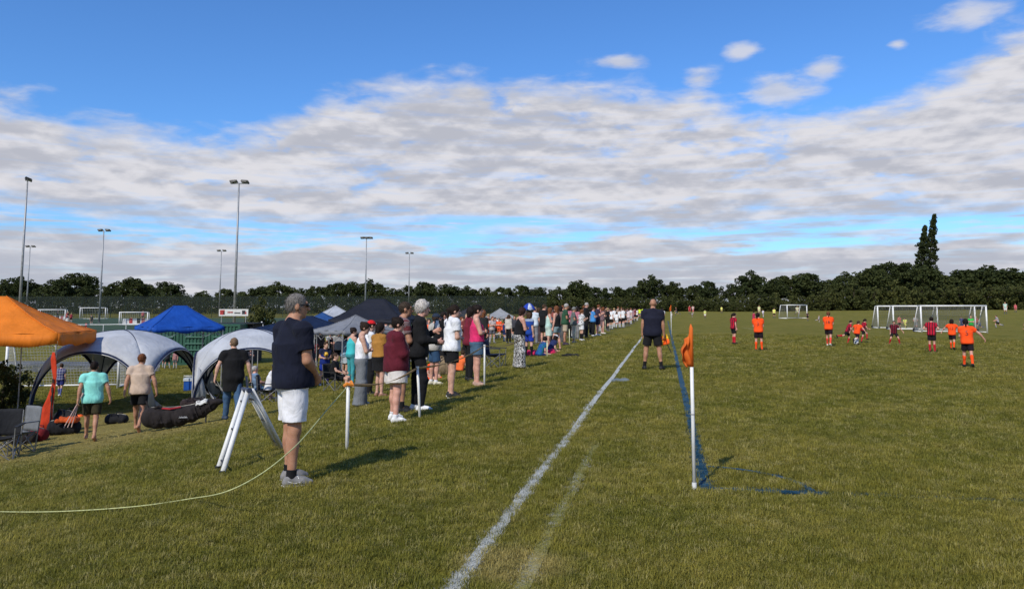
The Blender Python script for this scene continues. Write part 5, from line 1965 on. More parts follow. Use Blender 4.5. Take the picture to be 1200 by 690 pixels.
STAKES = [(410, 526, 450, 0, 'white rope stake with a knotted orange tape nearest the man'), (494, 490, 431, -4, 'white rope stake leaning left in front of the man in black'),
          (568, 452, 405, 0, 'white rope stake beside the woman in pink'), (614, 431, 396, 0, 'white rope stake beside the woman in zebra print trousers'),
          (641, 418, 400, 0, 'yellowish rope stake in front of the seated children'), (656, 410, 390, 0, 'yellowish rope stake below the woman in black vest'),
          (673, 402, 384, 1, 'pale rope stake below the man in grey t-shirt'), (667, 404, 386, 0, 'pale rope stake at the legs of the man in grey'),
          (709, 387, 375, 0, 'short distant rope stake by the patterned dress'), (718, 384, 377, 0, 'tiny distant rope stake before the white kit team'), (734, 380, 373, 0, 'tiny distant rope stake, last one visible')]
TOPS = []
for i, (u, vb, vt, ln, lab) in enumerate(STAKES):
    p = at(u, vb); d = depth_of(p)
    t = P3(u + ln, vt, d)
    e = empty('rope_stake', p)
    mt = PAINT_W if i < 4 else plain('stake_yellow', (.66, .66, .42), .5)
    MB().tube([(0, 0, -.15), (t - p) * .5, t - p], .021 if i else .023, 8).build('rod', mt, e, True)
    q = t - p
    MB().tube([q - Vector((0, 0, .01)), q + Vector((0, 0, .025))], .026, 8).build('cap', mt, e)
    if i == 0:
        MB().tube([q + Vector((-.05, 0, -.02)), q + Vector((0, -.03, .01)), q + Vector((.06, 0, -.01)), q + Vector((.02, .03, .03))], .022, 6).build('tape_knot', plain('tape_orange', (.75, .25, .03), .6), e)
    tag(e, lab, 'stake', 'stakes of the rope line')
    TOPS.append(t)


def cord(name, pts, r, mat, label, cat='rope', n=8):
    P = []
    pts = [Vector(p) for p in pts]
    for i in range(len(pts) - 1):                 # Catmull-Rom
        p0, p1, p2, p3 = pts[max(i - 1, 0)], pts[i], pts[i + 1], pts[min(i + 2, len(pts) - 1)]
        for k in range(n):
            t = k / n
            P.append(.5 * ((2 * p1) + (p2 - p0) * t + (2 * p0 - 5 * p1 + 4 * p2 - p3) * t * t + (3 * p1 - p0 - 3 * p2 + p3) * t ** 3))
    P.append(pts[-1])
    o = MB().tube(P, r, 6).build(name, mat, None, True)
    return tag(o, label, cat)


gl = Vector((0, 0, .045))
cord('guide_rope', [TOPS[0] + Vector((0, 0, -.02)), P3(386, 480, 8.1), P3(366, 505, 7.3), P3(346, 527, 6.75), P3(312, 555, 6.45), P3(272, 576, 6.35), at(232, 590) + gl, at(180, 598) + gl, at(120, 603) + gl, at(60, 605) + gl, at(0, 604) + gl, at(-60, 602) + gl],
     .0055, plain('rope_lime', (.46, .48, .22), .8, 0, .2, 40), 'lime yellow rope trailing across the grass from the first stake')


def tape(pts, w, col, label):
    e = empty('barrier_tape', pts[0])
    for i in range(len(pts) - 1):
        a, c = pts[i] - pts[0], pts[i + 1] - pts[0]
        V, Fc = [], []
        for k in range(13):
            t = k / 12
            q = a.lerp(c, t) - Vector((0, 0, .10 * 4 * t * (1 - t)))
            tw = .5 + .4 * math.sin(t * 9 + i)
            V += [(q.x, q.y + .006, q.z + w * tw), (q.x, q.y - .006, q.z - w * tw)]
            if k: Fc.append((2 * k - 2, 2 * k - 1, 2 * k + 1, 2 * k))
        o = link('tape_span', mesh_np('tape_span', V, Fc, True), plain('tape_cloth', col, .6, 0, .3, 30), e)
        o.modifiers.new('thick', 'SOLIDIFY').thickness = .006
    tag(e, label, 'tape')


tape(TOPS[:5], .020, (.36, .21, .07), 'orange-brown barrier tape strung between the rope stakes')

# corner flags
def corner_flag(p, H, label, near=True):
    e = empty('corner_flag', p)
    MB().tube([(0, 0, -.05), (0, 0, H)], .017, 10).build('pole', WHITE_M, e, True)
    if near:
        MB().tube([(0, 0, H * .475), (0, 0, H * .485)], .019, 10).build('joint_ring', plain('ring', (.35, .35, .36), .4), e)
        MB().tube([(0, 0, -.02), (0, 0, .06)], .022, 10).build('base_sleeve', WHITE_M, e)
    V, Fc = [], []
    n, m_ = 14, 10
    fh = .33 if near else .30
    for i in range(n + 1):
        for j in range(m_ + 1):
            s, t = i / n, j / m_
            droop = s ** 1.3 * .05
            w = .32 * (1 - .62 * s)
            x = -s * (.03 + .085 * math.sin(math.pi * min(1, t * .72 + .12)) ** .8) + .008 * math.sin(t * 9)
            y = (.05 * math.sin(s * 10 + t * 2.2) + .02 * math.sin(t * 13 + s * 4)) * s
            z = H + .03 - t * (fh - .10 * s) - droop - .05 * s
            V.append((x, y, z))
    for i in range(n):
        for j in range(m_):
            a = i * (m_ + 1) + j
            Fc.append((a, a + 1, a + m_ + 2, a + m_ + 1))
    V2 = []
    fm = canopy_mat((.86, .20, .03), .3)
    o = link('flag', mesh_np('flag', V, Fc, True), fm, e)
    o.rotation_euler = (0, 0, YAW + R(12))
    o.modifiers.new('thick', 'SOLIDIFY').thickness = .004
    b = MB(); b.tube([(0, 0, H - fh + .03), (0, 0, H), (.002, 0, H + .06), (.0, 0, H + .10)], [.019, .020, .018, .003], 10); b.build('flag_sleeve', fm, e, True)
    tag(e, label, 'corner flag', 'corner flags of the blue-lined pitch')


fp = at(809, 573)
corner_flag(fp, P3(806, 392, depth_of(fp)).z - fp.z, 'near orange corner flag on its white pole at the blue lines')
fp = C(784, 44); fp = Vector((BX, fp.y, gz(BX, fp.y)))
corner_flag(fp, 1.7, 'distant orange corner flag to the right of the linesman', False)


def ball(p, label, col=(.75, .75, .74), r=.11):
    e = empty('football', p)
    bm = bmesh.new()
    bmesh.ops.create_icosphere(bm, subdivisions=2, radius=r)
    bmesh.ops.translate(bm, verts=bm.verts, vec=(0, 0, r))
    me = bpy.data.meshes.new('cover'); bm.to_mesh(me); bm.free()
    me.polygons.foreach_set('use_smooth', np.ones(len(me.polygons), bool))
    link('cover', me, plain('ball_leather', col, .5, 0, .05), e)
    b = MB()
    for k in range(6):
        q = Vector((math.cos(k * 1.05), math.sin(k * 1.05), .35 * (-1) ** k)).normalized() * r * 1.0 + Vector((0, 0, r))
        nrm = (q - Vector((0, 0, r))).normalized()
        t1 = nrm.orthogonal(); t2 = nrm.cross(t1)
        b.add([q + nrm * .003 + (t1 * math.cos(a) + t2 * math.sin(a)) * r * .3 for a in [2 * math.pi * j / 5 for j in range(5)]], [(0, 1, 2, 3, 4)])
    b.build('dark_patches', plain('ball_patch', (.03, .03, .03), .5), e)
    tag(e, label, 'football')


ball(at(1001.5, 404), 'white football at the feet of the three tackling players')
ball(at(626, 396), 'white football on the grass behind the child in blue')

# ------------------------------------------------------------------ colours
NAVY, BLACK, WHITE, GREY = (.008, .010, .022), (.010, .010, .011), (.74, .74, .75), (.30, .31, .32)
MAROON, ORANGE, RED, PINK = (.105, .012, .022), (.95, .085, .012), (.50, .012, .035), (.62, .03, .13)
DENIM, TEAL, MUSTARD, BEIGE = (.055, .11, .20), (.24, .66, .58), (.36, .17, .035), (.42, .34, .24)
ROYAL, GREEN, SKYB, HIVIS = (.012, .035, .30), (.03, .085, .045), (.07, .27, .62), (.62, .80, .03)
BROWN_H, DARK_H, GREY_H, BLOND_H, GINGER = (.06, .035, .02), (.018, .012, .010), (.36, .34, .32), (.35, .24, .12), (.16, .06, .025)
GS = 'spectators standing along the rope line'
GL = 'people among the tents'
GP = 'players on the pitch'
GF = 'distant people on the far pitches'
GC = 'crowd beyond the rope line'

# ------------------------------------------------------------------ the man at the front, the linesman
MAN, MJ = stand(dict(arms='clasp', legs=((2, 4, 2), (-1, 4, 2)), side=0, hpitch=3, top='tee', topc=NAVY, bw=1.14, bd=1.16, fat=.016, twist=16, hem=-.085, bot='shorts', botc=(.74, .74, .76), shortlen=.82, ease2=.006, flare=-.004, skin='tan', hair='buzz', neck=1.12, limb=1.10,
           hairc=(.19, .175, .16), glasses=1, sock=.16, sockc=BLACK, shoe=(.20, .195, .19), solec=(.40, .40, .38), hyaw=24, sleeve=.66, lean=-2, ease=.004, head=.96), 346, 566, 350, 76,
      'man in navy t-shirt and white shorts with sunglasses beside the A-frame stand')
for n in 'lr':
    an, fd, fu = MJ['an' + n], MJ['fd' + n], MJ['fu' + n]
    sd = np.cross(fd, fu)
    dz = vec(0, 0, MJ['dz'])
    for k in range(4):
        c_ = an + fd * (.045 + .022 * k) + fu * (-.008 - .012 * k) + dz
        MB().tube([c_ - sd * .030 - fu * .014, c_ + fu * .004, c_ + sd * .030 - fu * .014], .0035, 5).build('lace', plain('lace_white', (.7, .7, .68), .8), MAN)
    c_ = an + fd * .045 - fu * .004 + dz
    for sg in (-1, 1):
        MB().tube([c_, c_ + sd * .028 * sg + fu * .014 + fd * .01, c_ + sd * .04 * sg + fd * .02 - fu * .006, c_], .003, 5).build('lace_bow', plain('lace_white', (.7, .7, .68), .8), MAN)
    for sg in (-1, 1):
        MB().tube([an - fd * .03 + sd * sg * .042 - fu * .03 + dz, an + fd * .03 + sd * sg * .047 - fu * .052 + dz, an + fd * .08 + sd * sg * .046 - fu * .04 + dz], .006, 5).build('shoe_stripe', plain('shoe_stripe', (.45, .45, .44), .6), MAN)
LM, LJ = stand(dict(arms=('down', ((.20, .02, -1), (.12, .14, -1))), legs='wide', top='tee', topc=(.012, .013, .026), bw=1.18, bot='shorts', botc=BLACK, shortlen=.76, skin='tan', hair='bald', sock=.30, sockc=BLACK, shoe=BLACK, solec=BLACK, ease=.008, limb=1.08, hem=-.13), 764, 433, 351, 3,
      'bald linesman in black kit holding an orange flag on the white touchline')
w = joint(LM, LJ, LJ['wrr'])
e = empty('linesman_flag', w + Vector((.02, .05, -.07)), YAW)
MB().tube([(0, 0, .08), (.06, .0, -.18), (.17, 0, -.42)], .011, 6).build('stick', DARKM, e)
for k, (x, z, c) in enumerate(((0, 0, (.95, .13, .02)), (1, 0, (.92, .50, .03)), (0, 1, (.92, .50, .03)), (1, 1, (.95, .13, .02)))):
    V = []
    for i in range(4):
        for j in range(4):
            V.append((-.21 + .14 * (x + i / 3) + .03 * (z + j / 3), .05 * math.sin(4 * (x + i / 3) + 2 * (z + j / 3)), -.02 - .13 * (z + j / 3) + .05 * (x + i / 3)))
    o = link('flag_quarter', mesh_np('flag_quarter', V, [(i * 4 + j, i * 4 + j + 1, i * 4 + j + 5, i * 4 + j + 4) for i in range(3) for j in range(3)], True), fabric(c), e)
    o.modifiers.new('thick', 'SOLIDIFY').thickness = .004
tag(e, 'orange and yellow chequered flag held low by the bald linesman', 'flag')

# ------------------------------------------------------------------ men among the tents
TM, TJ = stand(dict(arms=('back', 'carry'), legs='stride', top='tee', topc=TEAL, bw=1.08, bot='shorts', botc=(.035, .030, .014), shortlen=.80, skin='tan', hair='short', hairc=DARK_H, ease=.010, hem=-.14, lean=4), 114, 517, 427, 8,
      'man in mint green t-shirt walking away below the orange gazebo', GL)
stand(dict(arms=('back', 'carry'), legs='walk', top='tee', topc=(.50, .38, .29), bw=1.12, bot='shorts', botc=BLACK, shortlen=.72, skin='tan', hair='short', hairc=GINGER, ease=.008, hem=-.12, lean=6, hyaw=18), 168, 506, 416, 14,
      'man in beige t-shirt and black shorts walking and holding the holdall', GL)
stand(dict(arms=('carry', 'carry'), legs='stride', top='tee', topc=BLACK, bw=1.10, bot='trousers', botc=DENIM, skin='fair', hair='buzz', hairc=(.20, .13, .08), hem=-.34, ease=.014, shoe=(.04, .06, .10), hyaw=-10), 276, 494, 399, -4,
      'man in long black top and jeans lifting the right end of the holdall', GL)
p = joint(TM, TJ, TJ['wrl'])
e = empty('tent_poles', p, YAW)
for k in range(3): MB().tube([(.05 + .02 * k, .05, .15), (-.12 - .06 * k, -.05 * k, -.62)], .011, 6).build('pole', plain('pole_pink', (.55, .38, .33), .5), e)
tag(e, 'bundle of pale tent poles in the hand of the man in mint', 'poles')
stand(dict(arms='down', legs='stride', top='tee', topc=(.02, .025, .12), topm=fabric((.02, .025, .12), 'check', (.25, .25, .32)), bot='shorts', botc=(.02, .025, .13), head=1.18, sock=.85, sockc=(.10, .12, .30), shoe=(.6, .6, .6), hair='short', hairc=BROWN_H), 76, 465, 427, 20,
      'child in blue football kit standing behind the orange feather flag', GL)
KID, KJ = stand(dict(arms='crosslow', legs='shift', top='tee', topc=ROYAL, topm=fabric((.012, .03, .20), 'shoulder', (.015, .02, .05), scale=.95), bot='shorts', botc=ROYAL, head=1.15, sock=.85, sockc=(.05, .03, .16), shoe=(.55, .5, .45), hair='short', hairc=BROWN_H), 382, 452, 401, 165,
      'child in royal blue kit hugging a yellow ball, facing the camera', GL)
b_ = joint(KID, KJ, (.02, .27, .20))
ball(b_, 'yellow ball hugged by the child in royal blue kit', (.72, .42, .04), .10)


def seated(s, u, d, face, label, seat=.50, H=1.7, up=.0, grp=GL, vtop=None):
    p = C(u, d); p.z += up
    s = dict(s); s['seat'] = seat
    return person(s, p, H, face, label, grp)


seated(dict(arms='lap', legs='sit', lean=12, top='tee', topc=(.68, .68, .70), bot='shorts', botc=(.05, .05, .06), skin='fair', hair='short', hat='cap', hatc=(.03, .04, .07), shoe=(.3, .3, .3), hpitch=12), 318, 24.5, 80, 'seated man in white t-shirt and dark cap left of the standing man')
seated(dict(arms='lap', legs='legcross', lean=-14, top='tee', topc=(.16, .24, .36), bot='shorts', botc=(.10, .2, .3), hair='short', hairc=GREY_H, shoe=(.4, .4, .4), skin='pink'), 305, 26.5, 70, 'person in pale blue lounging on a chair inside the right dome shelter')
seated(dict(arms='lap', legs='legcross', lean=-4, top='tee', topc=BLACK, bot='shorts', botc=BLACK, hair='short', shoe=(.7, .7, .7), sock=.3, sockc=WHITE), 395, 26.0, 105, 'seated spectator in black with white trainers behind the child in blue')
stand(dict(arms='hold', legs='stand', top='long', topc=(.25, .38, .50), bot='shorts', botc=(.45, .52, .58), hair='long', hairc=BROWN_H, shoe=(.72, .72, .70), fem=1, sock=.3, sockc=WHITE), 405, 444, 392, 75, 'woman in pale denim shirt and white boots left of the woman in white vest', GC)
stand(dict(arms='cross', legs='stand', top='tank', topc=(.05, .45, .46), bot='leggings', botc=(.05, .30, .32), hair='bun', hairc=DARK_H, shoe=(.1, .1, .1), fem=1), 413, 452, 385, 60, 'woman in turquoise vest half hidden behind the woman in white vest', GC)

# ------------------------------------------------------------------ spectators at the rope
stand(dict(arms='cross', legs='stand', top='tank', topc=(.72, .72, .74), bot='wide', botc=(.16, .17, .18), waist=.12, fem=1, bw=.95, skin='fair', hair='bun', hairc=(.03, .018, .012), shoe=(.5, .48, .42), hyaw=10, hpitch=14, hem=.02), 425, 476, 379, 86,
      'woman in white vest and wide grey trousers with folded arms', GS)
stand(dict(arms='hold', legs='stand', top='tee', topc=WHITE, bot='trousers', botc=BLACK, hat='cap', hatc=(.62, .015, .02), hair='short', hairc=DARK_H, shoe=BLACK), 434, 463, 377, 74, 'person in red cap and black trousers behind the woman in white vest', GS)
stand(dict(arms='hold', legs='shift', top='tee', topc=MUSTARD, bot='skirt', botc=BLACK, hat='cap', hatc=(.7, .7, .7), hair='bob', hairc=DARK_H, fem=1, shoe=(.25, .12, .08), skirtz=-.34, bw=1.1, hipw=1.1, hem=-.02), 446, 465, 380, 54,
      'woman in mustard top, black skirt and white cap seen from behind', GS)
stand(dict(arms='cross', legs='stand', top='hoodie', topc=MAROON, side=0, bw=1.28, bd=1.15, hipw=1.1, fem=1, bot='shorts', botc=(.62, .58, .53), shortlen=.66, flare=.03, ease2=.02, skin='pink', hair='bun', hairc=DARK_H, shoe=(.74, .74, .72), sock=.12, sockc=WHITE, limb=1.22, fat=.02, hem=-.12, hyaw=10), 465, 493, 374, 76,
      'woman in maroon hoodie and pale shorts with white trainers at the rope', GS)
stand(dict(arms='cross', legs='stand', top='tee', topc=(.10, .025, .03), topm=fabric((.13, .03, .035), 'check', (.25, .22, .22)), bot='shorts', botc=(.09, .10, .12), hair='buzz', hairc=(.05, .035, .025), bw=1.1, skin='tan', sock=.25, sockc=BLACK, shoe=BLACK, shortlen=.85, limb=1.1), 472, 483, 356, 79,
      'tall man with cropped brown hair behind the woman in maroon', GS)
HM, HJ = stand(dict(arms=('phone', 'hold'), legs='stand', top='long', topc=BLACK, bot='trousers', botc=(.010, .010, .012), hair='curly', hairc=(.50, .46, .42), bw=1.1, skin='pink', shoe=(.74, .74, .74), hyaw=8, ease=.008), 491, 481, 355, 84,
      'grey haired man all in black with white trainers behind a leaning stake', GS)
w = joint(HM, HJ, HJ['wrl'])
e = empty('drinks_bottle', w + Vector((.03, .06, -.04)), 0)
MB().tube([(0, 0, 0), (0, 0, .16), (0, 0, .20), (0, 0, .24)], [.045, .045, .025, .025], 10).build('bottle', plain('bottle_white', (.65, .67, .66), .4), e, True)
MB().tube([(0, 0, .235), (0, 0, .27)], .028, 8).build('lid', DARKM, e)
tag(e, 'white drinks bottle held by the grey haired man in black', 'bottle')
stand(dict(arms='phone', legs='stand', top='hoodie', topc=(.44, .42, .38), bot='shorts', botc=(.03, .07, .14), hat='cap', hatc=(.02, .03, .05), hair='short', hairc=BROWN_H, skin='pink', shoe=(.62, .58, .45), shortlen=.82, sock=.12, sockc=WHITE, bw=1.05), 509, 451, 369, 80,
      'man in pale grey hoodie, denim shorts and dark cap', GS)
WT, WJ = stand(dict(arms='crosslow', legs='shift', top='tee', topc=(.74, .75, .77), bot='shorts', botc=BLACK, hair='pony', hairc=(.022, .014, .010), fem=1, bw=1.12, hipw=1.08, skin='fair', shoe=(.02, .02, .02), solec=(.6, .6, .6), limb=1.12, shortlen=.62, ease=.012, hem=-.10, hyaw=14), 529, 465, 359, 69,
      'woman in white t-shirt and black shorts with a dark ponytail', GS)
stand(dict(arms='cross', legs='together', top='tank', topc=PINK, bot='shorts', botc=(.07, .13, .20), hair='bun', hairc=DARK_H, fem=1, bw=1.10, hipw=1.12, fat=.01, skin='pink', shoe=(.40, .26, .2), limb=1.15, shortlen=.58, ease2=.01, hem=-.02), 559, 452, 359, 86,
      'woman in bright pink vest and denim shorts with folded arms', GS)
stand(dict(arms=('shade', 'down'), legs='stand', top='long', topc=(.16, .015, .03), bot='trousers', botc=BLACK, hair='bob', hairc=DARK_H, shoe=BLACK, fem=1), 551, 446, 361, 74, 'person in burgundy with a raised arm behind the woman in pink', GS)
stand(dict(arms='cross', legs='stand', top='tank', topc=BLACK, bot='wide', botm=fabric((.55, .54, .52), 'zebra', (.012, .012, .012)), hair='bob', hairc=(.03, .015, .012), fem=1, bw=1.12, hipw=1.1, skin='pink', shoe=BLACK, limb=1.1, hem=0, waist=.12), 609, 432, 361, 69,
      'woman in black vest and black and white zebra print trousers', GS)
stand(dict(arms='down', legs='stand', top='tee', topc=ROYAL, topm=fabric((.012, .05, .26), 'shoulder', (.25, .3, .4), scale=1.05), bot='shorts', botc=ROYAL, head=1.12, hair='bob', hairc=BROWN_H, sock=.85, sockc=BLACK, shoe=BLACK), 620, 418, 366, 49, 'girl in royal blue kit behind the zebra print trousers', GS)
UD = depth_of(at(620, 418)) + .12
UM = C(619.8, UD)
e = empty('umbrella', Vector((UM.x, UM.y, gz(UM.x, UM.y))))
zt = P3(620, 355, UD).z - e.location.z
n, R_ = 16, .27
V = [(0, 0, zt)]
for i in range(1, 6):
    for k in range(n):
        a = 2 * math.pi * k / n; r_ = R_ * i / 5
        V.append((r_ * math.cos(a), r_ * math.sin(a), zt - .26 * (i / 5) ** 2 + .012 * math.cos(a * 8) * i / 5))
for k8 in range(8):
    Fc = []
    for q in (0, 1):
        k = k8 * 2 + q
        Fc.append((0, 1 + k, 1 + (k + 1) % n))
        for i in range(4):
            Fc.append((1 + i * n + k, 1 + (i + 1) * n + k, 1 + (i + 1) * n + (k + 1) % n, 1 + i * n + (k + 1) % n))
    used = sorted({i for f in Fc for i in f}); mp = {v: i for i, v in enumerate(used)}
    o = link('canopy_panel', mesh_np('canopy_panel', [V[i] for i in used], [tuple(mp[i] for i in f) for f in Fc], True), fabric((.015, .05, .36)) if k8 % 3 else fabric((.55, .6, .68), 'leaf', (.015, .05, .36)), e)
    o.modifiers.new('thick', 'SOLIDIFY').thickness = .004
MB().tube([(0, 0, zt - .85), (0, 0, zt + .04)], .009, 6).build('shaft', DARKM, e)
tag(e, 'blue and white umbrella above the girl in blue kit', 'umbrella')
soft_bag('shoulder_bag', joint(WT, WJ, (-.10, -.21, .02)), YAW + R(80), (.34, .16, .52), BLACK, 'black bag hanging at the back of the woman in white t-shirt', True, 'bag')

seated(dict(arms='lap', legs='floor', lean=26, top='tee', topc=ROYAL, topm=fabric((.015, .06, .28), 'leaf', (.02, .17, .14)), bot='shorts', botc=(.02, .03, .12), head=1.12, sock=.8, sockc=(.05, .03, .12), shoe=BLACK, hair='short', hairc=DARK_H), 632, depth_of(at(632, 417)), 60, 'child in blue and green top sitting on the pink blanket', .12, 1.5, 0, GS)
seated(dict(arms='lap', legs='floor', lean=30, top='tee', topc=(.02, .03, .10), bot='shorts', botc=(.05, .04, .12), head=1.12, sock=.8, sockc=(.05, .03, .14), shoe=(.5, .5, .5), hair='long', hairc=DARK_H, hat='cap', hatc=(.7, .7, .72)), 644, depth_of(at(645, 413)), 65, 'child with a white hat sitting on the grass by a stake', .12, 1.5, 0, GS)
seated(dict(arms='lap', legs='floor', lean=30, top='tee', topc=ORANGE, bot='shorts', botc=ORANGE, head=1.12, sock=.8, sockc=ORANGE, shoe=BLACK, hair='short', hairc=DARK_H), 501, depth_of(at(503, 446)), 120, 'child in orange kit crouching behind the man in pale hoodie', .2, 1.4, 0, GC)
seated(dict(arms='lap', legs='floor', lean=20, top='tee', topc=(.75, .15, .04), bot='shorts', botc=BLACK, head=1.12, shoe=BLACK, hair='bun', hairc=BROWN_H, skin='pink'), 539, depth_of(at(538, 436)), 40, 'child sitting on the grass behind the woman in white', .15, 1.4, 0, GC)

stand(dict(arms='down', legs='stand', top='tee', topc=BLACK, bot='shorts', botc=BLACK, hair='short', hairc=BROWN_H, skin='pink', shoe=BLACK, bw=1.05), 637, 406, 357, 49, 'man in black t-shirt and shorts behind the seated children', GS)
stand(dict(arms='phone', legs='stand', top='tank', topc=(.45, .62, .55), bot='skirt', botc=(.50, .62, .54), skirtz=-.4, hair='long', hairc=GINGER, fem=1, skin='pink', shoe=(.5, .5, .5)), 643, 409, 361, 84, 'girl in pale mint bib beside the woman in black vest', GS)
stand(dict(arms='down', legs='stand', top='tank', topc=BLACK, bot='shorts', botc=(.20, .28, .30), hair='long', hairc=GINGER, fem=1, skin='pink', shoe=BLACK, shortlen=.5, bw=1.05), 652, 411, 359, 300, 'woman in black vest and pale denim shorts with ginger hair', GS)
stand(dict(arms='crosslow', legs='stand', top='tee', topc=GREEN, bot='shorts', botc=BEIGE, hair='short', hairc=GREY_H, skin='tan', shoe=(.05, .03, .06), bw=1.12, fat=.02, shortlen=.85, sock=.12, sockc=BLACK), 662, 404, 356, 79, 'man in dark green t-shirt and beige shorts', GS)
stand(dict(arms='crosslow', legs='stand', top='tee', topc=(.13, .15, .14), bot='trousers', botc=(.45, .40, .31), hair='short', hairc=(.2, .2, .19), skin='tan', shoe=(.3, .3, .3), bw=1.15, trlen=.7, fat=.02), 672, 402, 360, 84, 'man in grey-green t-shirt and cream trousers', GS)
stand(dict(arms='phone', legs='stand', top='tee', topc=WHITE, topm=fabric((.70, .70, .70), 'leaf', (.03, .03, .03)), bot='shorts', botc=(.7, .7, .7), head=1.1, sock=.8, sockc=BLACK, shoe=(.7, .7, .7), hair='pony', hairc=GINGER), 681, 399, 363, 54, 'girl in white kit with black socks beside the man in black', GS)
stand(dict(arms='cross', legs='stand', top='long', topc=BLACK, bot='trousers', botc=BLACK, hair='short', hairc=GREY_H, skin='pink', shoe=BLACK), 687, 396, 355, 74, 'man in black clothing left of the man in sky blue', GS)
stand(dict(arms='cross', legs='stand', top='tee', topc=SKYB, bot='trousers', botc=BLACK, hair='short', hairc=BROWN_H, skin='pink', shoe=(.6, .6, .6), bw=1.15), 695, 394, 360, 74, 'man in sky blue t-shirt and black trousers', GS)
stand(dict(arms='phone', legs='stand', top='tee', topc=(.04, .03, .06), bot='shorts', botc=(.012, .012, .03), hair='short', hairc=GINGER, skin='pink', shoe=(.6, .6, .6)), 700, 393, 357, 74, 'man in dark navy top right of the man in sky blue', GS)
stand(dict(arms='cross', legs='stand', top='tee', topc=(.20, .12, .14), topm=fabric((.22, .14, .15), 'leaf', (.04, .03, .04)), bot='skirt', botm=fabric((.22, .14, .15), 'leaf', (.04, .03, .04)), skirtz=-.45, hair='long', hairc=GINGER, fem=1, skin='pink', shoe=(.6, .55, .5)), 706, 391, 360, 69, 'woman in a patterned mauve dress at a short stake', GS)

# ------------------------------------------------------------------ players on the near pitch
OK_ = dict(top='tee', topc=ORANGE, bot='shorts', botc=(.014, .008, .012), sock=.86, sockc=ORANGE, head=1.12, shoe=BLACK, ease=.014, fem=0, hem=-.12, skin='pink')
RK = dict(top='tee', topm=fabric(RED, 'stripe', (.10, .008, .02)), bot='shorts', botc=BLACK, sock=.86, sockc=(.50, .015, .03), head=1.12, shoe=BLACK, ease=.012, skin='pink')
def pl(base, **kw): q = dict(base); q.update(kw); return q


stand(pl(RK, arms='down', legs='shift', hair='pony', hairc=DARK_H), 859, 403, 367, 55, 'girl in red striped kit, leftmost player on the pitch', GP)
stand(pl(OK_, arms='hold', legs='stand', hair='pony', hairc=DARK_H), 888, 411, 367, 5, 'girl in orange kit with number 3 and a ponytail', GP, '3')
stand(pl(OK_, arms='hold', legs='stride', hair='pony', hairc=GINGER, sockc=(.75, .08, .05), shoe=(.6, .6, .5)), 970, 406, 366, 10, 'girl in orange kit with number 16 and auburn hair', GP, '16')
stand(pl(RK, arms='swing', legs='kick', lean=22, hair='short', hairc=DARK_H), 992, 403, 374, 75, 'lunging red striped player, left of the three tacklers', GP)
stand(pl(OK_, arms=('out', 'out'), legs='run', lean=16, hair='pony', hairc=BROWN_H, sockc=(.8, .7, .65)), 1003, 404, 373, 30, 'orange player with number 2 in the middle of the tackle', GP, '2')
stand(pl(RK, arms='swing', legs='kneelift', lean=14, hair='pony', hairc=DARK_H), 1010, 402, 374, 60, 'red striped player on the right of the tackle', GP)
stand(pl(RK, arms=('out', 'down'), legs='crouch', lean=10, topc=(.10, .01, .03), topm=fabric((.20, .012, .03), 'stripe', (.02, .008, .012)), hair='short', hairc=BROWN_H), 1046, 404, 374, 170, 'dark red player crouching with legs apart, facing the camera', GP)
stand(pl(RK, arms='hip', legs='together', hair='bun', hairc=DARK_H), 1090, 413, 372, 15, 'girl in red striped kit with a bun near the goals', GP)
stand(pl(OK_, arms='out', legs='stride', hair='bob', hairc=DARK_H), 1114, 410, 375, 10, 'orange player with number 12 beside the player numbered 5', GP, '12')
stand(pl(OK_, arms=('hold', 'out'), legs='stride', hair='pony', hairc=DARK_H), 1131, 431, 375, -5, 'nearest orange player, with number 5 and a long ponytail', GP, '5')

# ------------------------------------------------------------------ distant people: a few figures built, then copied with their own clothes
PROTO = {}


def dup_person(key, p, H, face, label, group, tops, bots, socks=None, hair=None):
    e0, k0, h0 = PROTO[key]
    e = empty('person', p, face_rz(p, face))
    k = H / 1.75; e.scale = (k, k, k)
    for ch in e0:
        o = ch.copy(); COL.objects.link(o); o.parent = e
        c = {'t': tops, 'b': bots, 's': socks, 'h': hair}[k0[ch.data.name]] if ch.data.name in k0 else None
        if c is not None:
            o.material_slots[0].link = 'OBJECT'
            o.material_slots[0].material = hair_mat(c) if k0[ch.data.name] == 'h' else fabric(c)
    tag(e, label, 'person', group)
    return e


def far(key, u, vf, vh, face, label, group, tops, bots, socks=None, hair=None):
    p = at(u, vf)
    H = (vf - vh) * px_m(p)
    if key not in PROTO:
        e, J = person(POSES[key], p, H, face, label, group, h=.024)
        ch = list(e.children); km = {}
        for c in ch:
            nm = c.name.split('.')[0]
            km[c.data.name] = 't' if nm in ('t_shirt', 'long_sleeve_top') else 'b' if nm in ('shorts', 'trousers') else 's' if nm == 'sock' else 'h' if nm == 'hair' else ''
            if km[c.data.name] == '': del km[c.data.name]
        PROTO[key] = (ch, km, 0)
        for c in ch:
            q = km.get(c.data.name)
            col = {'t': tops, 'b': bots, 's': socks, 'h': hair}.get(q)
            if col is not None:
                c.material_slots[0].link = 'OBJECT'; c.material_slots[0].material = hair_mat(col) if q == 'h' else fabric(col)
        return e
    return dup_person(key, p, H, face, label, group, tops, bots, socks, hair)


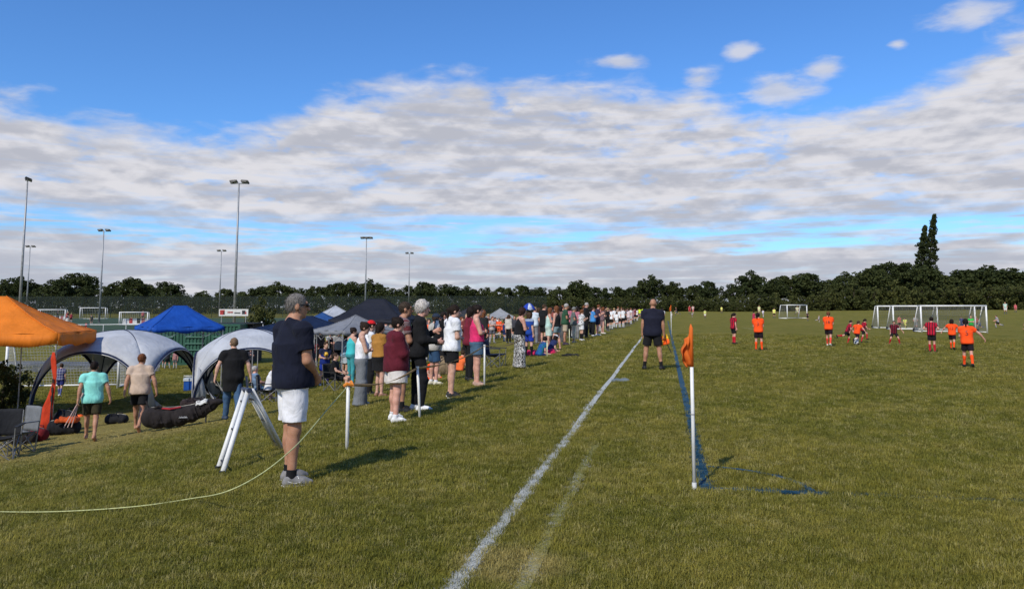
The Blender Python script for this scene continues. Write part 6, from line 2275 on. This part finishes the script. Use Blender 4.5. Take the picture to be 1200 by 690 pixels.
BASE = dict(top='tee', bot='shorts', hair='short', sock=.8, sockc=(.3, .3, .3), shoe=(.1, .1, .1), skin='pink', head=1.08)
POSES = {'a': pl(BASE, arms='down', legs='stand'), 'b': pl(BASE, arms='cross', legs='shift'), 'c': pl(BASE, arms='hold', legs='stride'), 'd': pl(BASE, arms='swing', legs='run', lean=10),
         'e': pl(BASE, arms='hip', legs='wide', hair='bob'), 'f': pl(BASE, arms='phone', legs='stand', bot='trousers', sock=None, head=1.0), 'g': pl(BASE, arms='down', legs='stand', top='long', bot='trousers', sock=None, head=1.0, hair='long'),
         'h': pl(BASE, arms='back', legs='kick', lean=8, hair='pony'), 'i': pl(BASE, arms='cross', legs='stand', hair='pony', sock=None, head=1.0)}
K, W_, YL = BLACK, (.74, .74, .74), (.72, .74, .18)
# far pitches on the right
FARS = [('d', 1060, 386, 371, 200, 'player in yellow seen through the left goal net', YL, YL), ('a', 1053, 386, 370, 150, 'player in pale red left of the yellow player behind the goal net', (.5, .15, .12), K),
        ('c', 1072, 387, 370, 180, 'player in grey right of the yellow player behind the goal net', (.34, .32, .30), (.3, .3, .3)), ('a', 1126, 387, 371, 190, 'player in dark blue behind the nearest goal net', (.03, .05, .18), (.03, .05, .18)),
        ('b', 1137, 391, 370, 180, 'goalkeeper in bright green in the nearest goal', (.04, .40, .07), (.02, .15, .04)), ('c', 1143, 386, 371, 160, 'player in muted red right of the green goalkeeper', (.34, .10, .09), (.05, .05, .10)),
        ('d', 1147, 386, 373, 250, 'blue player at the right post of the nearest goal', (.06, .08, .22), (.03, .04, .1)),
        ('d', 1168, 384, 368, 250, 'player in grey running right of the nearest goal', (.36, .35, .38), K), ('a', 1178, 368, 354, 180, 'player in pale green and white at the far right hedge', (.45, .60, .52), W_),
        ('a', 1190, 366, 356, 180, 'small distant player in pink at the far right hedge', (.55, .10, .12), (.4, .1, .1)), ('b', 1200, 398, 379, 270, 'person in black cut off by the right edge', K, K),
        ('a', 907, 373, 361, 180, 'player in yellow at the left post of the small distant goal', YL, K), ('d', 934, 370, 357, 160, 'player in pale yellow above the small distant goal', (.7, .7, .45), (.6, .6, .4)),
        ('c', 946, 376, 366, 200, 'goalkeeper in black inside the small distant goal', (.015, .015, .02), K), ('h', 959, 378, 369, 90, 'player in pale grey right of the small distant goal', (.45, .45, .5), (.2, .2, .3)),
        ('a', 889.5, 369, 358, 170, 'player in pale yellow beyond the orange player numbered 3', (.68, .70, .35), (.5, .5, .3)), ('b', 883, 382, 365, 60, 'red player just left of the orange player numbered 3', (.42, .03, .08), K),
        ('c', 894, 372, 363, 200, 'small player in white right of the orange player numbered 3', (.6, .6, .66), (.3, .3, .35)), ('a', 845.5, 367, 359, 180, 'lone distant player in yellow at the hedge', YL, (.4, .4, .1)),
        ('a', 826, 373, 363, 180, 'distant player in lime top and white shorts', (.62, .68, .20), W_), ('a', 808, 368, 358, 180, 'distant player in dark red by the hedge', (.38, .03, .04), (.4, .04, .05)),
        ('b', 812, 368, 358, 180, 'distant player in white and red beside the dark red one', (.62, .45, .42), (.5, .1, .1)), ('d', 793, 370, 359, 270, 'distant player in black running near the hedge', K, (.2, .2, .2)),
        ('f', 776, 384, 361, 10, 'person in white t-shirt and dark trousers beyond the linesman', (.70, .70, .72), (.02, .02, .03)), ('c', 787, 374, 366, 60, 'tiny distant player beside the far corner flag', (.5, .5, .45), (.3, .3, .3)),
        ('a', 541 + 270, 372, 366, 0, 'tiny distant player in grey near the hedge', (.3, .3, .3), K)]
for key, u, vf, vh, fc, lab, a, c in FARS:
    far(key, u, vf, vh, fc, lab, GF, a, c, (a if random.random() < .5 else (.1, .1, .1)), random.choice([BROWN_H, DARK_H, BLOND_H, GINGER]))

# white kit team and the spectators along the rest of the rope line
ROW = [('b', 712, 388, 361, 60, 'woman in black top at the start of the white kit team', K, K), ('a', 716, 386, 362, 40, 'first girl of the white kit team', W_, K), ('b', 719.5, 384, 361, 50, 'girl in white kit second in the waiting team', W_, K),
       ('c', 722.5, 385, 366, 30, 'short girl in white kit third in the waiting team', W_, (.6, .6, .6)), ('a', 726, 384, 362, 60, 'girl in white kit fourth in the waiting team', W_, K), ('f', 724, 381, 359, 60, 'tall adult behind the white kit team', (.35, .25, .2), (.1, .1, .1)),
       ('b', 730, 384, 361, 50, 'girl in white kit fifth in the waiting team', W_, K), ('a', 733, 382, 362, 60, 'girl in black top between the white kits', K, K), ('b', 736.5, 382, 362, 40, 'girl in pale pink top in the waiting team', (.62, .50, .50), (.4, .3, .3)),
       ('a', 739, 380, 361, 60, 'girl in white kit near the end of the waiting team', W_, (.5, .5, .5)), ('c', 741.5, 379, 362, 60, 'person in mauve top toward the end of the row', (.35, .22, .26), (.2, .15, .15)),
       ('b', 744, 377, 361, 60, 'person in dark red top toward the end of the row', (.2, .05, .06), K), ('a', 746.5, 376, 362, 60, 'person in white top, last before the yellow bibs', W_, K), ('a', 749.5, 373, 361, 30, 'person in yellow hi-vis bib at the end of the row', HIVIS, (.2, .2, .2)),
       ('b', 753, 371, 361, 10, 'second person in yellow hi-vis bib at the end of the row', HIVIS, (.3, .3, .1)), ('g', 692, 392, 361, 60, 'woman in grey behind the man in sky blue', (.2, .2, .22), K), ('g', 676, 398, 360, 60, 'woman in pink behind the man in grey-green', (.5, .18, .22), (.2, .2, .2))]
for key, u, vf, vh, fc, lab, a, c in ROW:
    far(key, u, vf, vh, fc, lab, GS, a, c, (.5, .5, .5) if a == W_ else (.05, .05, .05), random.choice([BROWN_H, DARK_H, BLOND_H, GINGER]))

# the teams and families between the tents and the rope
BACK = [('c', 575, 398, 374, 200, 'child in black and white left of the orange group', (.10, .09, .10), K), ('a', 580, 397, 372, 120, 'child in orange bending left in the group by the grey gazebo', ORANGE, K), ('b', 585, 397, 373, 200, 'child in orange in the middle of the group by the grey gazebo', (.80, .10, .03), (.5, .08, .03)),
        ('d', 589.5, 397, 372, 90, 'child in orange running at the grey gazebo', (.85, .12, .04), K), ('a', 594, 396, 372, 230, 'child in black kit right of the orange group', K, K), ('b', 598, 396, 371, 180, 'child in white and black at the right of the orange group', (.6, .6, .6), K),
        ('a', 603, 398, 370, 180, 'person in dark grey left of the zebra print trousers', (.05, .05, .06), K), ('f', 572, 400, 368, 60, 'woman in brown seen right of the pink vest', (.12, .05, .04), (.03, .03, .05)),
        ('e', 541, 414, 372, 150, 'child in orange behind the woman in white', ORANGE, (.5, .07, .03)), ('a', 545, 416, 374, 60, 'person in pale grey behind the woman in white', (.42, .42, .42), (.1, .1, .1)), ('b', 537, 408, 370, 60, 'person in white behind the ponytail', (.6, .6, .58), K),
        ('c', 499, 424, 374, 200, 'child in orange beside the grey haired man', (.8, .14, .05), K), ('g', 495, 420, 368, 40, 'person with fair hair behind the grey haired man', (.40, .36, .34), K), ('f', 519, 432, 366, 70, 'person in black behind the woman in white', K, K),
        ('f', 626.5, 404, 360, 40, 'person in white top right of the umbrella', (.55, .62, .68), (.2, .2, .22)), ('g', 631, 402, 361, 60, 'woman in brown between the umbrella and the man in black', (.12, .06, .05), (.08, .05, .05)), ('c', 634, 400, 366, 230, 'child in mauve left of the man in black', (.3, .2, .22), K),
        ('g', 646, 402, 360, 60, 'woman in red-brown behind the mint bib', (.3, .08, .06), K), ('g', 656.5, 402, 359, 40, 'woman with auburn hair behind the black vest', (.2, .12, .1), (.1, .1, .1)), ('f', 449, 428, 374, 40, 'man in white with dark hair behind the mustard top', (.6, .6, .6), K),
        ('a', 453, 430, 377, 180, 'person in black left of the maroon hoodie', (.03, .03, .03), K), ('e', 456, 436, 385, 150, 'child in orange left of the maroon hoodie', (.6, .12, .05), K),
        ('f', 390, 430, 392, 200, 'person in black under the navy gazebo', K, K), ('a', 398, 432, 388, 180, 'person in grey under the small grey gazebo', (.25, .25, .26), K), ('g', 376, 426, 386, 150, 'person in dark clothes under the navy gazebo edge', (.06, .05, .06), K),
        ('e', 369, 430, 398, 170, 'child in black and red behind the man in navy', (.2, .03, .04), K), ('f', 420, 428, 380, 60, 'person in dark blue behind the turquoise vest', (.02, .03, .08), K),
        ('e', 199, 432, 409, 160, 'person in dark kit and white hat under the blue gazebo', (.03, .03, .035), K), ('a', 208, 432, 411, 200, 'person in faded pink under the blue gazebo', (.32, .16, .16), (.1, .1, .1)), ('b', 192, 431, 408, 150, 'person in black at the left leg of the blue gazebo', K, K),
        ('f', 283, 432, 403, 120, 'person in turquoise top inside the right dome shelter', (.08, .42, .42), K), ('g', 248, 436, 408, 60, 'person in black at the left arch of the right dome shelter', (.02, .02, .02), K), ('f', 296, 436, 408, 200, 'person in dark clothes in the right dome shelter', (.03, .03, .04), K),
        ('d', 79, 377, 364, 120, 'player in red running on the artificial pitch', (.4, .05, .05), (.3, .3, .3)), ('a', 84, 378, 367, 180, 'player in red and black beside the running one on the artificial pitch', (.3, .04, .05), K), ('b', 68, 373, 363, 90, 'player in black before the left poster goal', K, K),
        ('a', 108, 381, 369, 180, 'player in white socks crouching by the white rail', (.05, .06, .05), (.1, .1, .1)), ('c', 102, 386, 378, 180, 'player in bright red near the white rail', (.5, .02, .03), (.4, .02, .03)), ('a', 168, 376, 364, 180, 'player in red at the right poster goal', (.35, .05, .06), K),
        ('a', 155, 380, 372, 180, 'child in red below the right poster goal', (.45, .03, .04), K)]
BACK += [('f', 548, 424, 368, 200, 'man in dark red cap colours behind the burgundy arm', (.15, .03, .03), K), ('g', 566, 420, 364, 50, 'woman in black right of the pink vest', (.02, .02, .02), K), ('c', 570, 404, 376, 220, 'child in orange right of the pink vest', ORANGE, K),
         ('b', 577, 402, 371, 150, 'woman in pale top at the left leg of the grey gazebo', (.5, .42, .40), (.1, .1, .12)), ('e', 583, 392, 371, 180, 'child in white behind the orange group', (.62, .6, .58), K), ('a', 591, 400, 377, 60, 'small child in navy before the orange group', (.02, .03, .10), (.02, .03, .1)),
         ('g', 596, 402, 369, 40, 'woman in cream and black near the zebra trousers', (.5, .47, .42), K), ('c', 601, 394, 371, 120, 'child in black vest behind the zebra print trousers', (.02, .02, .02), (.3, .3, .3)), ('f', 526, 420, 369, 220, 'man in khaki behind the woman in white', (.16, .15, .10), (.05, .05, .04)),
         ('b', 515, 416, 371, 100, 'person in pale pink behind the man in pale hoodie', (.55, .36, .33), K), ('a', 503, 414, 374, 180, 'child in white kit behind the man in pale hoodie', (.6, .6, .6), K), ('g', 481, 424, 372, 60, 'person in dark green behind the bottle', (.03, .07, .05), K),
         ('c', 459, 424, 380, 200, 'child in white behind the maroon hoodie', (.6, .6, .6), K), ('a', 440, 428, 384, 120, 'child in black vest behind the white cap', (.03, .03, .03), K), ('e', 428, 430, 386, 200, 'child in red behind the red cap', (.4, .05, .05), K),
         ('f', 388, 424, 389, 160, 'person in white under the navy gazebo', (.55, .55, .55), K), ('b', 364, 426, 394, 200, 'person in grey top behind the arm of the man in navy', (.2, .2, .22), K),
         ('f', 628, 398, 362, 60, 'man in maroon between the umbrella and the man in black', (.14, .03, .04), K), ('a', 641, 397, 362, 60, 'person in pale yellow behind the mint bib', (.6, .5, .2), K), ('f', 659, 398, 358, 60, 'man in charcoal behind the green t-shirt', (.05, .05, .055), K),
         ('g', 667, 396, 359, 60, 'woman in pink top between the green and grey men', (.5, .16, .22), K), ('b', 669, 395, 362, 50, 'child in black behind the man in grey-green', K, K), ('f', 684, 394, 358, 60, 'man in red-brown behind the girl in white kit', (.24, .08, .06), K), ('a', 703, 389, 360, 60, 'person in coral behind the patterned dress', (.5, .16, .12), K),
         ('f', 710, 386, 359, 60, 'man in brown at the far side of the patterned dress', (.12, .07, .05), K), ('b', 714, 383, 361, 60, 'person in charcoal behind the first white kit', (.05, .05, .05), K), ('f', 728, 380, 360, 60, 'tall adult in tan behind the white kit team', (.30, .22, .16), K), ('a', 735, 379, 361, 60, 'adult in dark blue behind the white kit team', (.04, .05, .12), K),
         ('b', 743, 376, 361, 60, 'adult in pale blue near the yellow bibs', (.3, .38, .46), K), ('a', 748, 373, 362, 60, 'adult in dark coat beside the yellow bibs', K, K), ('a', 757, 369, 361, 20, 'last tiny figure in yellow beyond the row', HIVIS, K)]
for key, u, vf, vh, fc, lab, a, c in BACK:
    far(key, u, vf, vh, fc, lab, GL if u < 420 else GC, a, c, (.4, .4, .4), random.choice([BROWN_H, DARK_H, BLOND_H, GINGER]))
